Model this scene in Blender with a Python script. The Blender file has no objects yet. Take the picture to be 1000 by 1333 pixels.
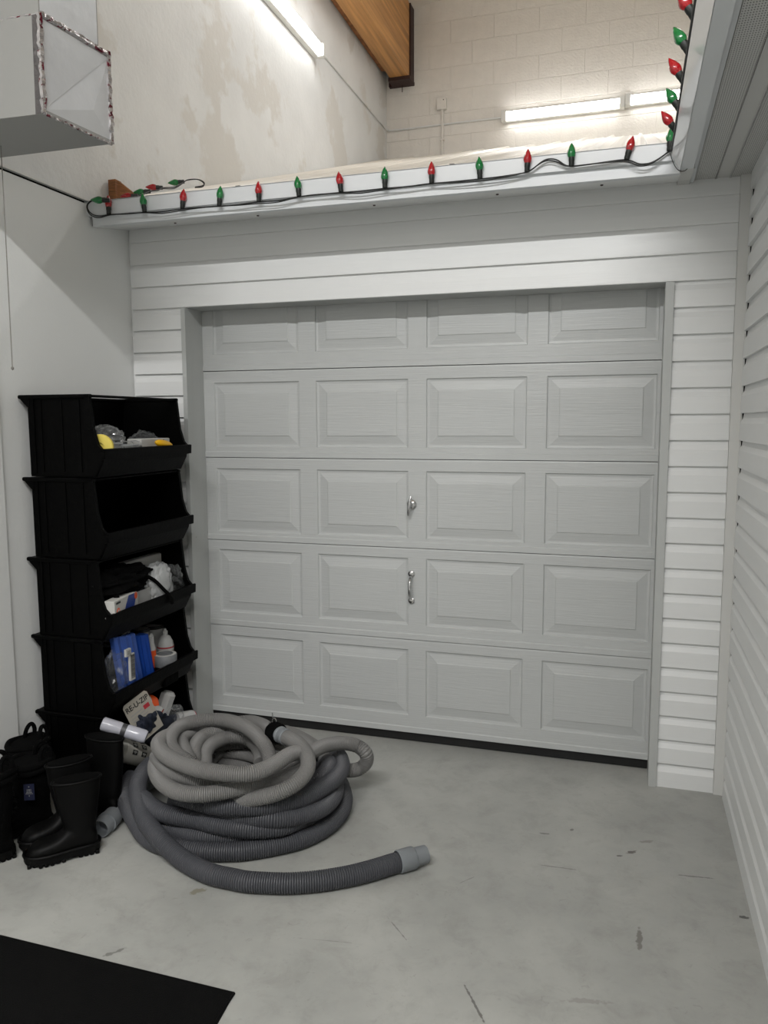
import bpy, math, random
import numpy as np
from mathutils import Vector, Matrix
S = bpy.context.scene
COL = S.collection
random.seed(7)
# ------------------------------------------------------------------ camera
cam_d = bpy.data.cameras.new('camera'); cam = bpy.data.objects.new('camera', cam_d); COL.objects.link(cam)
cam_d.sensor_width = 36; cam_d.sensor_fit = 'AUTO'; cam_d.lens = 1026.807/1333*36; cam_d.clip_start = .05
yaw, pit, rol = (-0.300064, -0.113446, -0.004011)
F = Vector((math.sin(yaw)*math.cos(pit), math.cos(yaw)*math.cos(pit), math.sin(pit)))
R0 = Vector((math.cos(yaw), -math.sin(yaw), 0)); U0 = R0.cross(F)
Rv = R0*math.cos(rol)+U0*math.sin(rol); Uv = -R0*math.sin(rol)+U0*math.cos(rol)
M = Matrix((Rv, Uv, -F)).transposed().to_4x4(); M.translation = Vector((0.91384, -3.31072, 1.49639))
cam.matrix_world = M
S.camera = cam
# ------------------------------------------------------------------ exposure, world, unseen ceiling lamps
S.view_settings.view_transform = 'Standard'; S.view_settings.look = 'None'
S.view_settings.gamma = 1; S.view_settings.use_curve_mapping = False
S.view_settings.exposure = 0.0
w = bpy.data.worlds.new('world'); S.world = w; w.use_nodes = True
w.node_tree.nodes['Background'].inputs[0].default_value = (.9, .95, 1, 1)
w.node_tree.nodes['Background'].inputs[1].default_value = .25
def area(loc, sx, sy, power, rot=(0, 0, 0), col=(1, .998, .995)):
    l = bpy.data.lights.new('ceiling_lamp_light', 'AREA'); l.shape = 'RECTANGLE'; l.size = sx; l.size_y = sy
    l.energy = power; l.color = col
    o = bpy.data.objects.new('ceiling_lamp_light', l); o.location = loc; o.rotation_euler = rot; COL.objects.link(o); return o
# long fluorescent row of the hall, above and behind the viewer
area((0.9, -5.1, 4.6), 3.4, .16, 385)
area((0.6, 1.9, 5.0), 2.4, .2, 34)  # unseen area light over the roof, tuned to brighten the upper walls
XL, XR, P = -1.3615, 1.3249, .1016
YB = 4.166
# ------------------------------------------------------------------ helpers
def rgb(h):
    if isinstance(h, str):
        c = [int(h[i:i+2], 16)/255 for i in (0, 2, 4)]
        return tuple(x/12.92 if x <= .04045 else ((x+.055)/1.055)**2.4 for x in c)
    return h
def mat(name, col, rough=.5, metal=0, bump=0, bscale=60, var=0, vscale=4, stretch=None, alpha=1, trans=0, emit=None, es=0, spec=.5, coat=0):
    m = bpy.data.materials.new(name); m.use_nodes = True; nt = m.node_tree; b = nt.nodes['Principled BSDF']
    c = rgb(col)
    b.inputs['Base Color'].default_value = (*c, 1); b.inputs['Roughness'].default_value = rough
    b.inputs['Metallic'].default_value = metal; b.inputs['Alpha'].default_value = alpha
    b.inputs['Transmission Weight'].default_value = trans; b.inputs['Specular IOR Level'].default_value = spec
    b.inputs['Coat Weight'].default_value = coat
    if emit: b.inputs['Emission Color'].default_value = (*rgb(emit), 1); b.inputs['Emission Strength'].default_value = es
    tc = nt.nodes.new('ShaderNodeTexCoord'); mp = nt.nodes.new('ShaderNodeMapping')
    nt.links.new(tc.outputs['Object'], mp.inputs[0])
    if stretch: mp.inputs['Scale'].default_value = stretch
    if bump:
        n = nt.nodes.new('ShaderNodeTexNoise'); n.inputs['Scale'].default_value = bscale; n.inputs['Detail'].default_value = 5
        nt.links.new(mp.outputs[0], n.inputs[0])
        bp = nt.nodes.new('ShaderNodeBump'); bp.inputs['Strength'].default_value = bump; bp.inputs['Distance'].default_value = .004
        nt.links.new(n.outputs[0], bp.inputs['Height']); nt.links.new(bp.outputs[0], b.inputs['Normal'])
    if var:
        n = nt.nodes.new('ShaderNodeTexNoise'); n.inputs['Scale'].default_value = vscale; n.inputs['Detail'].default_value = 6
        nt.links.new(mp.outputs[0], n.inputs[0])
        r = nt.nodes.new('ShaderNodeValToRGB'); r.color_ramp.elements[0].position = .3; r.color_ramp.elements[1].position = .7
        r.color_ramp.elements[0].color = (*[x*(1-var) for x in c], 1); r.color_ramp.elements[1].color = (*[min(1, x*(1+var)) for x in c], 1)
        nt.links.new(n.outputs[0], r.inputs[0]); nt.links.new(r.outputs[0], b.inputs['Base Color'])
    return m
class N:
    """tiny node-graph helper"""
    def __init__(s, m): s.nt = m.node_tree; s.b = s.nt.nodes['Principled BSDF']
    def new(s, t, **k):
        n = s.nt.nodes.new(t)
        for a, v in k.items(): setattr(n, a, v)
        return n
    def link(s, a, b): s.nt.links.new(a, b)
    def math(s, op, a, b=None, clamp=False):
        n = s.new('ShaderNodeMath', operation=op, use_clamp=clamp)
        for i, x in enumerate((a, b)):
            if x is None: continue
            if isinstance(x, (int, float)): n.inputs[i].default_value = x
            else: s.link(x, n.inputs[i])
        return n.outputs[0]
    def mix(s, f, a, b):
        n = s.new('ShaderNodeMix', data_type='RGBA')
        for i, x in ((0, f), (6, a), (7, b)):
            if isinstance(x, (int, float)): n.inputs[i].default_value = x
            elif isinstance(x, tuple): n.inputs[i].default_value = (*x[:3], 1)
            else: s.link(x, n.inputs[i])
        return n.outputs[2]
def mesh_obj(name, vs, fs, m, parent=None, smooth=None, mats=None, mi=None):
    me = bpy.data.meshes.new(name); me.from_pydata([tuple(v) for v in vs], [], fs)
    for x in (mats or [m]): me.materials.append(x)
    if mi is not None: me.polygons.foreach_set('material_index', mi)
    me.update()
    if smooth is not None:
        me.shade_smooth()
        if smooth < 180: me.set_sharp_from_angle(angle=math.radians(smooth))
    return link(name, me, parent)
def link(name, me, parent=None):
    o = bpy.data.objects.new(name, me); COL.objects.link(o)
    if parent is not None: o.parent = parent
    return o
def empty(name, loc=(0, 0, 0), rz=0, parent=None):
    o = bpy.data.objects.new(name, None); o.empty_display_size = .05; o.location = loc; o.rotation_euler = (0, 0, rz); COL.objects.link(o)
    if parent is not None: o.parent = parent
    return o
def tag(o, label=None, cat=None, group=None, kind=None):
    if label: o['label'] = label
    if cat: o['category'] = cat
    if group: o['group'] = group
    if kind: o['kind'] = kind
    return o
class B:
    """mesh collector"""
    def __init__(s): s.v = []; s.f = []; s.mi = []; s.cur = 0
    def add(s, vs, fs, T=None):
        k = len(s.v)
        s.v += [tuple(T @ Vector(v)) if T is not None else tuple(v) for v in vs]
        s.f += [tuple(i+k for i in f) for f in fs]; s.mi += [s.cur]*len(fs); return s
    def box(s, x0, x1, y0, y1, z0, z1, T=None, bev=0):
        if bev <= 0:
            return s.add([(x0, y0, z0), (x1, y0, z0), (x1, y1, z0), (x0, y1, z0), (x0, y0, z1), (x1, y0, z1), (x1, y1, z1), (x0, y1, z1)],
                         [(0, 3, 2, 1), (4, 5, 6, 7), (0, 1, 5, 4), (1, 2, 6, 5), (2, 3, 7, 6), (3, 0, 4, 7)], T)
        b = bev
        # chamfered: three nested rings per vertical direction
        def ring(z, i): return [(x0+i+b, y0+i, z), (x1-i-b, y0+i, z), (x1-i, y0+i+b, z), (x1-i, y1-i-b, z), (x1-i-b, y1-i, z), (x0+i+b, y1-i, z), (x0+i, y1-i-b, z), (x0+i, y0+i+b, z)]
        vs = ring(z0, b)+ring(z0+b, 0)+ring(z1-b, 0)+ring(z1, b)
        fs = [tuple(range(7, -1, -1)), tuple(range(24, 32))]
        for k in range(3):
            for j in range(8): fs.append((k*8+j, k*8+(j+1) % 8, k*8+8+(j+1) % 8, k*8+8+j))
        return s.add(vs, fs, T)
    def lathe(s, prof, n=20, T=None, cap=True):
        vs = []; fs = []
        for r, z in prof:
            for i in range(n):
                a = 2*math.pi*i/n; vs.append((r*math.cos(a), r*math.sin(a), z))
        for k in range(len(prof)-1):
            for i in range(n): fs.append((k*n+i, k*n+(i+1) % n, (k+1)*n+(i+1) % n, (k+1)*n+i))
        if cap: fs.append(tuple(range(n-1, -1, -1))); fs.append(tuple((len(prof)-1)*n+i for i in range(n)))
        return s.add(vs, fs, T)
    def tube(s, pts, r, n=8, T=None, cap=True, closed=False):
        P_ = [Vector(p) for p in pts]; vs = []; fs = []; up = None; m = len(P_)
        for i, p in enumerate(P_):
            if closed: t = (P_[(i+1) % m]-P_[i-1]).normalized()
            else: t = (P_[min(i+1, m-1)]-P_[max(i-1, 0)]).normalized()
            if up is None:
                up = Vector((0, 0, 1)) if abs(t.z) < .9 else Vector((1, 0, 0))
            up = (up-t*up.dot(t)).normalized(); sd = t.cross(up)
            rr = r[i] if hasattr(r, '__len__') else r
            for k in range(n):
                a = 2*math.pi*k/n; vs.append(p+(up*math.cos(a)+sd*math.sin(a))*rr)
        for i in range(m if closed else m-1):
            j = (i+1) % m
            for k in range(n): fs.append((i*n+k, i*n+(k+1) % n, j*n+(k+1) % n, j*n+k))
        if cap and not closed: fs.append(tuple(range(n-1, -1, -1))); fs.append(tuple((m-1)*n+i for i in range(n)))
        # orientation: outward
        fs = [tuple(reversed(f)) for f in fs]
        return s.add(vs, fs, T)
    def prism(s, poly, z0, z1, T=None):
        n = len(poly)
        vs = [(x, y, z0) for x, y in poly]+[(x, y, z1) for x, y in poly]
        return s.add(vs, [tuple(range(n-1, -1, -1)), tuple(range(n, 2*n))]+[(i, (i+1) % n, n+(i+1) % n, n+i) for i in range(n)], T)
    def obj(s, name, m, parent=None, smooth=None, mats=None):
        return mesh_obj(name, s.v, s.f, m, parent, smooth, mats, s.mi if mats else None)
def catmull(pts, step):
    P_ = [np.array(p, float) for p in pts]; P_ = [2*P_[0]-P_[1]]+P_+[2*P_[-1]-P_[-2]]
    out = []
    for i in range(1, len(P_)-2):
        a, b, c, d = P_[i-1:i+3]; n = max(2, int(np.linalg.norm(c-b)/step*2))
        for k in range(n):
            t = k/n; out.append(.5*((2*b)+(c-a)*t+(2*a-5*b+4*c-d)*t*t+(3*b-a-3*c+d)*t**3))
    out.append(P_[-2]); out = np.array(out)
    for _ in range(14):   # relax jitter of the hand-measured points
        out[1:-1] = (out[:-2]+2*out[1:-1]+out[2:])/4
    L = np.concatenate([[0], np.cumsum(np.linalg.norm(np.diff(out, axis=0), axis=1))])
    n = int(L[-1]/step)+1; q = np.linspace(0, L[-1], n)
    return np.stack([np.interp(q, L, out[:, i]) for i in range(3)], 1)
def T_at(loc, rx=0, ry=0, rz=0, s=1):
    return Matrix.Translation(loc) @ Matrix.Rotation(rz, 4, 'Z') @ Matrix.Rotation(ry, 4, 'Y') @ Matrix.Rotation(rx, 4, 'X') @ Matrix.Diagonal((s, s, s, 1))
def text(name, s, size, m, parent, T, ext=.0004):
    c = bpy.data.curves.new(name, 'FONT'); c.body = s; c.size = size; c.extrude = ext; c.align_x = 'CENTER'; c.align_y = 'CENTER'; c.offset = size*.012
    o = bpy.data.objects.new(name, c); COL.objects.link(o)
    me = bpy.data.meshes.new_from_object(o.evaluated_get(bpy.context.evaluated_depsgraph_get()))
    bpy.data.objects.remove(o)
    me.transform(T); me.materials.clear(); me.materials.append(m)
    return link(name, me, parent)
# ------------------------------------------------------------------ materials
M_side = mat('vinyl_siding_white', 'd9dad9', .45, bump=.12, bscale=40, stretch=(.15, 1, 6), var=.012, vscale=5)
M_post = mat('vinyl_trim', 'c9c9c6', .45, bump=.12, bscale=60, stretch=(1, 1, .2))
M_jamb = mat('galvanised_jamb', 'adafad', .5, bump=.12, bscale=30, stretch=(1, 1, .1), var=.05, vscale=8)
M_black = mat('gap_shade_black', '020202', .9, spec=.1)  # flat black in place of the shade in gaps and hollows
M_drywall = mat('painted_drywall', 'dedfdd', .6, bump=.15, bscale=90, var=.02, vscale=2)
M_plaster = mat('rough_plaster_paint', 'dfe0df', .55, bump=.6, bscale=38, var=.05, vscale=3)
n = N(M_plaster)   # bare and painted-over patches with ragged outlines
tc = n.new('ShaderNodeTexCoord'); nz = n.new('ShaderNodeTexNoise'); nz.inputs['Scale'].default_value = 1.6; nz.inputs['Detail'].default_value = 9; nz.inputs['Roughness'].default_value = .62
n.link(tc.outputs['Object'], nz.inputs[0])
fr = n.math('MULTIPLY', n.math('SUBTRACT', nz.outputs[0], .52), 22, ); fr = n.math('ADD', fr, 0, True)
old = n.b.inputs['Base Color'].links[0].from_socket
n.link(n.mix(fr, old, rgb('d5d3ce')), n.b.inputs['Base Color'])
M_block = mat('painted_block', 'e3dfd8', .65, bump=1.0, bscale=55, var=.03, vscale=12)
M_mortar = mat('painted_mortar', 'e6e2db', .7, bump=.5, bscale=60)
M_fascia = mat('painted_metal_fascia', 'cfd2d4', .38, bump=.08, bscale=9, stretch=(.3, 1, 1), var=.02)
M_gloss = mat('glossy_drip_edge', 'e4e5e6', .06, bump=.05, bscale=6)
M_roof = mat('roof_steel_white', 'ded9cf', .35, bump=.05, bscale=8)
M_door = mat('garage_door_steel', 'b2b4b3', .42, bump=.35, bscale=55, stretch=(.12, 1, 3), var=.015, vscale=6)
M_chrome = mat('chrome', 'c8c8c8', .16, 1)
M_rubber = mat('black_rubber_seal', '0a0a0a', .7)
M_binp = mat('black_bin_plastic', (.0003, .0003, .0003), .5, bump=.25, bscale=70, var=.3, vscale=9, spec=.07)
M_boot = mat('black_rubber_boot', '020202', .55, bump=.1, bscale=30, spec=.15)
M_bootc = mat('black_boot_fabric', '020202', .9, spec=.1, bump=.5, bscale=120)
M_mat = mat('black_mat', '050505', .8, bump=.5, bscale=260, spec=.12)
M_hoseD = mat('dark_grey_hose_plastic', '434448', .5, spec=.4, var=.06, vscale=5)
M_hoseL = mat('light_grey_hose_plastic', '6e6d6b', .5, spec=.4, var=.05, vscale=5)
M_cuff = mat('grey_rubber_cuff', '75797c', .5, var=.04, vscale=20)
M_wire = mat('black_cord', '0d100e', .5)
M_wirew = mat('grey_cord', '77746f', .6)
M_red = mat('red_bulb_plastic', 'b3101c', .18, trans=.25, coat=.6)
M_green = mat('green_bulb_plastic', '067a3a', .18, trans=.25, coat=.6)
M_sock = mat('dark_green_socket', '0c130f', .5)
M_tube = mat('lit_tube', 'ffffff', .4, emit=(1, .985, .96), es=12)
M_house = mat('fixture_enamel', 'dcdcd8', .35)
M_wood = mat('glulam_wood', 'bd8a52', .5, bump=.2, bscale=14, stretch=(8, .3, 8), var=.3, vscale=4)
M_wood2 = mat('rough_lumber', '8a5a33', .7, bump=.4, bscale=40, stretch=(1, 1, 8), var=.35, vscale=20)
M_steel = mat('red_oxide_steel', '3a2522', .6, .1, bump=.3, bscale=60)
M_hall = mat('hall_wall_paint', '9b9a97', .7)
M_ductb = mat('duct_board_grey', '8b8b88', .5, bump=.2, bscale=12)
M_insul = mat('insulation_sheet', 'cfc8be', .4, bump=1, bscale=7)
M_foil = mat('duct_board_foil', 'c3c5c7', .4, .3, bump=.5, bscale=16, var=.05, vscale=7)
M_tape = mat('crinkled_foil_tape', 'c4c0c0', .2, .85, bump=1, bscale=75)
n = N(M_tape)
tc = n.new('ShaderNodeTexCoord'); nz = n.new('ShaderNodeTexNoise'); nz.inputs['Scale'].default_value = 45
n.link(tc.outputs['Object'], nz.inputs[0])
n.link(n.mix(n.math('MULTIPLY', n.math('SUBTRACT', nz.outputs[0], .58), 18, True), rgb('b9b6b6'), rgb('6d2233')), n.b.inputs['Base Color'])
M_white = mat('shaded_white_plastic', 'aaaaa8', .4)  # white toned down, shade inside the bins is in the colour
M_card = mat('shaded_white_card', 'b2b1ad', .6)  # card white darkened the same way for the bins' shade
M_clear = mat('clear_bag', 'd5dade', .1, alpha=.2, bump=1, bscale=60, coat=1)
M_clear2 = mat('milky_bag', 'c4c6c6', .2, alpha=.75, bump=1, bscale=30, coat=.5)
def plastic_film(name, base, streak):
    m = mat(name, 'd8dcdf', .2); n = N(m); nt = n.nt; tc = n.new('ShaderNodeTexCoord')
    nz = n.new('ShaderNodeTexNoise'); nz.inputs['Scale'].default_value = 12; nz.inputs['Detail'].default_value = 4; nz.inputs['Distortion'].default_value = 1.5; n.link(tc.outputs['Object'], nz.inputs[0])
    bp = n.new('ShaderNodeBump'); bp.inputs['Strength'].default_value = 1; bp.inputs['Distance'].default_value = .012; n.link(nz.outputs[0], bp.inputs['Height'])
    gl = n.new('ShaderNodeBsdfGlossy'); gl.inputs['Roughness'].default_value = .14; n.link(bp.outputs[0], gl.inputs['Normal'])
    df = n.new('ShaderNodeBsdfDiffuse'); df.inputs['Color'].default_value = (.55, .57, .58, 1)
    tr = n.new('ShaderNodeBsdfTransparent'); lw = n.new('ShaderNodeLayerWeight'); lw.inputs[0].default_value = .35; n.link(bp.outputs[0], lw.inputs['Normal'])
    m1 = n.new('ShaderNodeMixShader'); m1.inputs[0].default_value = .35; n.link(gl.outputs[0], m1.inputs[1]); n.link(df.outputs[0], m1.inputs[2])
    f = n.math('ADD', n.math('MULTIPLY', n.math('POWER', lw.outputs['Facing'], 1.6), .6), n.math('ADD', n.math('MULTIPLY', n.math('MULTIPLY', n.math('SUBTRACT', nz.outputs[0], .56), 9, True), streak), base), True)
    m2 = n.new('ShaderNodeMixShader'); n.link(f, m2.inputs[0]); n.link(tr.outputs[0], m2.inputs[1]); n.link(m1.outputs[0], m2.inputs[2])
    n.link(m2.outputs[0], nt.nodes['Material Output'].inputs[0]); return m
M_clear = plastic_film('clear_plastic_film', .06, .4)
M_yel = mat('yellow_plastic', 'e3ad12', .4)
M_yel2 = mat('pale_yellow_tape', 'd9c65a', .5)
M_blue = mat('blue_plastic', '123c8c', .45, var=.08, vscale=8)
M_blue2 = mat('blue_plastic_light', '34539c', .45)
M_orange = mat('orange_label', 'd2501a', .45)
M_redp = mat('red_print', '9b2430', .5)
M_dark = mat('black_print', '101010', .6)
M_navy = mat('navy_cloth', '0d1526', .8)
M_grey = mat('grey_label', '8a8985', .5)
M_cloth = mat('black_cloth', '020202', .9, spec=.1, bump=.8, bscale=60)
M_navyl = mat('navy_label', '070f30', .6)
M_kraft = mat('brown_print', '6b3c2a', .6)
# concrete floor
M_floor = mat('sealed_concrete', '8d8d89', .42, bump=.12, bscale=25)
n = N(M_floor)
tc = n.new('ShaderNodeTexCoord')
def noise(sc, det=6, rough=.55, dist=0):
    z = n.new('ShaderNodeTexNoise'); z.inputs['Scale'].default_value = sc; z.inputs['Detail'].default_value = det; z.inputs['Roughness'].default_value = rough; z.inputs['Distortion'].default_value = dist
    n.link(tc.outputs['Object'], z.inputs[0]); return z.outputs[0]
r = n.new('ShaderNodeValToRGB'); n.link(noise(1.7, 9, .62), r.inputs[0])
r.color_ramp.elements[0].position = .32; r.color_ramp.elements[0].color = (*rgb('92938f'), 1)
r.color_ramp.elements[1].position = .68; r.color_ramp.elements[1].color = (*rgb('acaca7'), 1)
col = r.outputs[0]
f2 = n.math('MULTIPLY', n.math('SUBTRACT', noise(9, 10, .72, .4), .49), 2.6, True)
col = n.mix(n.math('MULTIPLY', f2, .6), col, rgb('75746f'))
f4 = n.math('MULTIPLY', n.math('SUBTRACT', noise(34, 8, .7, 1.2), .60), 7, True)
col = n.mix(n.math('MULTIPLY', f4, .4), col, rgb('6a6863'))
f3 = n.math('MULTIPLY', n.math('SUBTRACT', noise(75, 4, .6), .68), 6, True)
col = n.mix(n.math('MULTIPLY', f3, .5), col, rgb('5f5d58'))
# scuffs, chips and scratches: centre, half length, half width, direction, colour, strength
nzc = n.new('ShaderNodeTexNoise'); nzc.inputs['Scale'].default_value = 60; nzc.inputs['Detail'].default_value = 4
n.link(tc.outputs['Object'], nzc.inputs[0])
for cx, cy, hl, hw, ang, hexc, st in [(.965, -.57, .022, .009, .7, '3c2f28', 1), (.925, -.606, .016, .006, .2, '2a2826', .9), (.987, -1.05, .062, .009, 1.57, '4d463f', .8),
                                      (1.29, -.852, .017, .008, .2, '14120f', 1), (.58, -1.45, .09, .004, -1.0, '3a3632', .9), (1.165, -.665, .062, .004, .1, '33312e', .7),
                                      (-.366, -1.212, .032, .016, .8, '6f6a56', .9), (.757, -.472, .012, .006, 1.2, '3b3936', .8), (-.443, -1.545, .035, .008, .9, '34322e', .7),
                                      (.30, -1.21, .06, .0025, -.8, '4a4845', .7), (.72, -.74, .08, .003, .05, '5c5a56', .7), (.45, -.9, .05, .002, .9, '5c5a56', .6),
                                      (.66, -.53, .02, .006, .1, '4b4945', .8), (1.02, -.48, .03, .01, .4, '6b655e', .7), (.12, -1.32, .1, .002, .15, '6a6864', .6), (.85, -1.35, .07, .01, .2, '75706a', .5)]:
    mp = n.new('ShaderNodeMapping', vector_type='TEXTURE'); mp.inputs['Location'].default_value = (cx, cy, 0); mp.inputs['Rotation'].default_value = (0, 0, ang); mp.inputs['Scale'].default_value = (hl, hw, 1)
    n.link(tc.outputs['Object'], mp.inputs[0])
    ln = n.new('ShaderNodeVectorMath', operation='LENGTH'); n.link(mp.outputs[0], ln.inputs[0])
    fac = n.math('MULTIPLY', n.math('SUBTRACT', n.math('ADD', n.math('MULTIPLY', nzc.outputs[0], -2.2), 2.1), ln.outputs['Value']), 3, True)
    col = n.mix(n.math('MULTIPLY', fac, st*.75), col, rgb(hexc))
n.link(col, n.b.inputs['Base Color'])
n.link(n.math('ADD', n.math('MULTIPLY', noise(5, 5), .25), .3), n.b.inputs['Roughness'])
# vented soffit: rows of small holes inside the perforated strips
M_soffit = mat('soffit_vinyl', 'c4c4c1', .5)
M_vent = mat('soffit_vinyl_perforated', 'c4c4c1', .5)
n = N(M_vent); tc = n.new('ShaderNodeTexCoord'); sp = n.new('ShaderNodeSeparateXYZ'); n.link(tc.outputs['Object'], sp.inputs[0])
def cell(o, p): return n.math('SUBTRACT', n.math('FRACT', n.math('DIVIDE', n.math('ADD', o, 20), p)), .5)
cx_, cy_ = cell(sp.outputs[0], .0062), cell(sp.outputs[1], .0115)
d = n.math('SQRT', n.math('ADD', n.math('POWER', cx_, 2), n.math('POWER', cy_, 2)))
n.link(n.mix(n.math('LESS_THAN', d, .24), rgb('c4c4c1'), (.06, .06, .06)), n.b.inputs['Base Color'])

# ------------------------------------------------------------------ the room
def struct(o): o['kind'] = 'structure'; return o
struct(B().box(XL-.3, 5, -7.2, 5, -.1, 0).obj('floor', M_floor))
def siding(name, T, length, z0, bevel=True, parent=None, drop=.004):
    """one course of dutch-lap siding: x along the wall, -y outwards"""
    if bevel: pr = [(0, 0), (.0165, 0), (.0165, .006), (.015, .064), (.0055, .083), (.0035, P-.003), (.0035, P+drop), (0, P+drop)]
    else: pr = [(0, 0), (.0165, 0), (.0165, .006), (.0125, .05), (.0115, .056), (.0045, P-.003), (.0045, P+drop), (0, P+drop)]
    vs = [(x, -o, z0+z) for x in (0, length) for o, z in pr]; k = len(pr)
    fs = [(i, k+i, k+(i+1) % k, (i+1) % k) for i in range(k)]+[tuple(range(k)), tuple(range(2*k-1, k-1, -1))]
    fs = [tuple(reversed(f)) for f in fs]
    b = B().add(vs, fs, T); return b.obj(name, M_side, parent)
OPX0, OPX1, OPZ = -1.064, 1.033, 2.028
# door wall
b = B(); b.box(XL, OPX0-.004, .004, .12, 0, 2.42).box(OPX1+.03, XR, .004, .12, 0, 2.42).box(OPX0-.004, OPX1+.03, .004, .12, OPZ+.01, 2.42)
b.box(OPX0-.02, OPX1+.05, -.001, .125, OPZ-.001, OPZ+.012)
wall_front = struct(b.obj('wall_front', M_jamb))
I4 = Matrix.Identity(4)
for k in range(20):
    siding('siding_course', Matrix.Translation((XL+.012, .002, 0)), OPX0-.021-XL-.012, k*P, True, wall_front)
    siding('siding_course', Matrix.Translation((1.064, .002, 0)), 1.286-1.064, k*P, True, wall_front)
for k in (20, 21, 22, 23):
    o = siding('siding_course', Matrix.Translation((XL+.012, .002, 0)), 1.286-XL-.012, k*P-.003, False, wall_front, drop=.004 if k < 23 else -.04)
B().box(XL, XL+.014, -.002, .004, 0, 2.4).obj('edge_channel', M_side, wall_front)
# jamb trims round the opening
b = B(); b.box(OPX0-.021, OPX0, -.024, .0, 0, OPZ-.002).box(OPX0-.0035, OPX0+.0006, -.0235, .129, 0, OPZ-.002)
for z in (.35, .95, 1.48, 1.92): b.add(*(lambda q: (q.v, q.f))(B().lathe([(.003, 0), (.003, .0015)], 8)), T_at((OPX0, .02, z), ry=math.pi/2)); b.add(*(lambda q: (q.v, q.f))(B().lathe([(.003, 0), (.003, .0015)], 8)), T_at((OPX0, .1, z), ry=math.pi/2))
b.obj('door_jamb', M_jamb, wall_front)
b = B(); b.box(OPX1, OPX1+.031, -.024, .0, 0, OPZ-.002).box(OPX1-.0006, OPX1+.004, -.0235, .129, 0, OPZ-.002)
b.obj('door_jamb', M_jamb, wall_front)
# inside corner post
b = B(); b.box(1.281, 1.3205, -.026, .004, -.0, 2.398).box(1.281, 1.2835, -.027, -.02, 0, 2.398).box(1.318, 1.3205, -.05, -.02, .0, 2.398)
b.obj('corner_post', M_post, wall_front)
# right wall (the neighbouring enclosure)
b = B().box(XR+.006, XR+.1, -6, .13, 0, 2.42)
wall_right = struct(b.obj('wall_right', M_black))  # backing coloured black for the shade in the corner gap
Tr = Matrix.Translation((XR+.004, -.052, 0)) @ Matrix.Rotation(-math.pi/2, 4, 'Z')
for k in range(24): siding('siding_course', Tr, 5.5, k*P, True, wall_right, drop=.004 if k < 23 else -.035)
# left wall: lower painted board, a proud panel near the viewer, the rough wall above the ledge
wl = struct(B().box(XL-.2, XL, -7, .13, 0, 2.441).obj('wall_left', M_drywall))
B().box(XL-.002, XL+.009, -7, -.874, 0, 2.2, bev=.003).obj('wall_panel', M_drywall, wl)
B().box(XL-.2, XL-.01, -7, .2, 2.44, 2.458).obj('shadow_gap', M_black, wl)  # black strip, the shade under the ledge is its colour
B().box(XL-.2, XL+.004, -7, YB+.2, 2.458, 6).obj('upper_wall', M_plaster, wl)
B().box(XL-.2, XL+.0, .13, YB+.2, 0, 2.458).obj('rear_wall_base', M_drywall, wl)
B().box(XL-.01, XL+.008, -7, -.3, 2.452, 2.459).obj('ledge_lip', M_house, wl)
# block wall at the far end
wb = struct(B().box(XL-.2, 5, YB+.0025, YB+.2, 0, 6).obj('wall_back', M_mortar))
BW, BH = .4, .2
blk = {}
zz0 = 3.922 - 4*.2
for r_ in range(13):
    z0 = zz0+r_*BH
    off = -.145 if r_ % 2 else .055
    k = -4
    while True:
        x0 = -.144+off-.055+k*BW; x1 = x0+BW; k += 1
        if x0 > 1.9: break
        a, c_ = max(x0, XL), min(x1, 2.1)
        if c_-a < .02: continue
        me = B().box(0, c_-a-.006, -.0015 - random.random()*.001, .02, 0, BH-.006, bev=.002).obj('concrete_block', M_block, wb)
        me.location = (a+.003, YB, z0+.003)
# enclosure of the hall out of view
struct(B().box(XL-.3, 5.2, -7.3, -7.1, 0, 6).obj('wall_rear', M_hall))
struct(B().box(4.9, 5.1, -7.2, 5, 0, 6).obj('wall_far', M_hall))
b = B(); nx, ny = 60, 60; vs = []; fs = []
for j in range(ny+1):
    for i in range(nx+1):
        x = XL-.2+i*6.4/nx; y = -7.2+j*(YB+7.3)/ny
        vs.append((x, y, 5.30+.05*math.sin(x*5+1.3*math.sin(y*2))*math.sin(y*6+x)+random.uniform(-.02, .02)))
for j in range(ny):
    for i in range(nx): q = j*(nx+1)+i; fs.append((q, q+nx+1, q+nx+2, q+1))
struct(mesh_obj('ceiling', vs, fs, M_insul, smooth=180))

# ------------------------------------------------------------------ roof over the door with its fascia
slope = .342
ang = math.atan(slope)
roof = struct(empty('trim_1', (0, 0, 0)))
rf = mat  # noqa
def roof_panel(x0, x1):
    b = B(); prof = []
    x = x0
    while x < x1-.01:
        e = min(x+.2286, x1)
        prof += [(x, 0), (x+.012, .016), (x+.03, .016), (x+.042, 0)]
        for q in (.095, .155):
            if x+q+.02 < e: prof += [(x+q, 0), (x+q+.005, .004), (x+q+.015, .004), (x+q+.02, 0)]
        x = e
    prof.append((x1, 0))
    vs = []; ys = [-.2695, 1, 2.4, YB]
    for y in ys:
        for (px, h) in prof: vs.append((px, y, 2.431+slope*(y+.3)+h+(.006*math.sin(px*7+y) if y > -.3 else 0)))
    k = len(prof); fs = [(j*k+i, j*k+i+1, (j+1)*k+i+1, (j+1)*k+i) for j in range(len(ys)-1) for i in range(k-1)]
    return b.add(vs, fs)
for x0, x1 in ((XL+.005, -.46), (-.46, .455), (.455, 1.37)): roof_panel(x0, x1).obj('roof_panel', M_roof, roof)
b = B(); b.box(XL-.012, 1.052, -.303, -.285, 2.389, 2.449).box(XL-.012, 1.052, -.303, -.27, 2.447, 2.450)
b.obj('drip_edge', M_fascia, roof)
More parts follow.
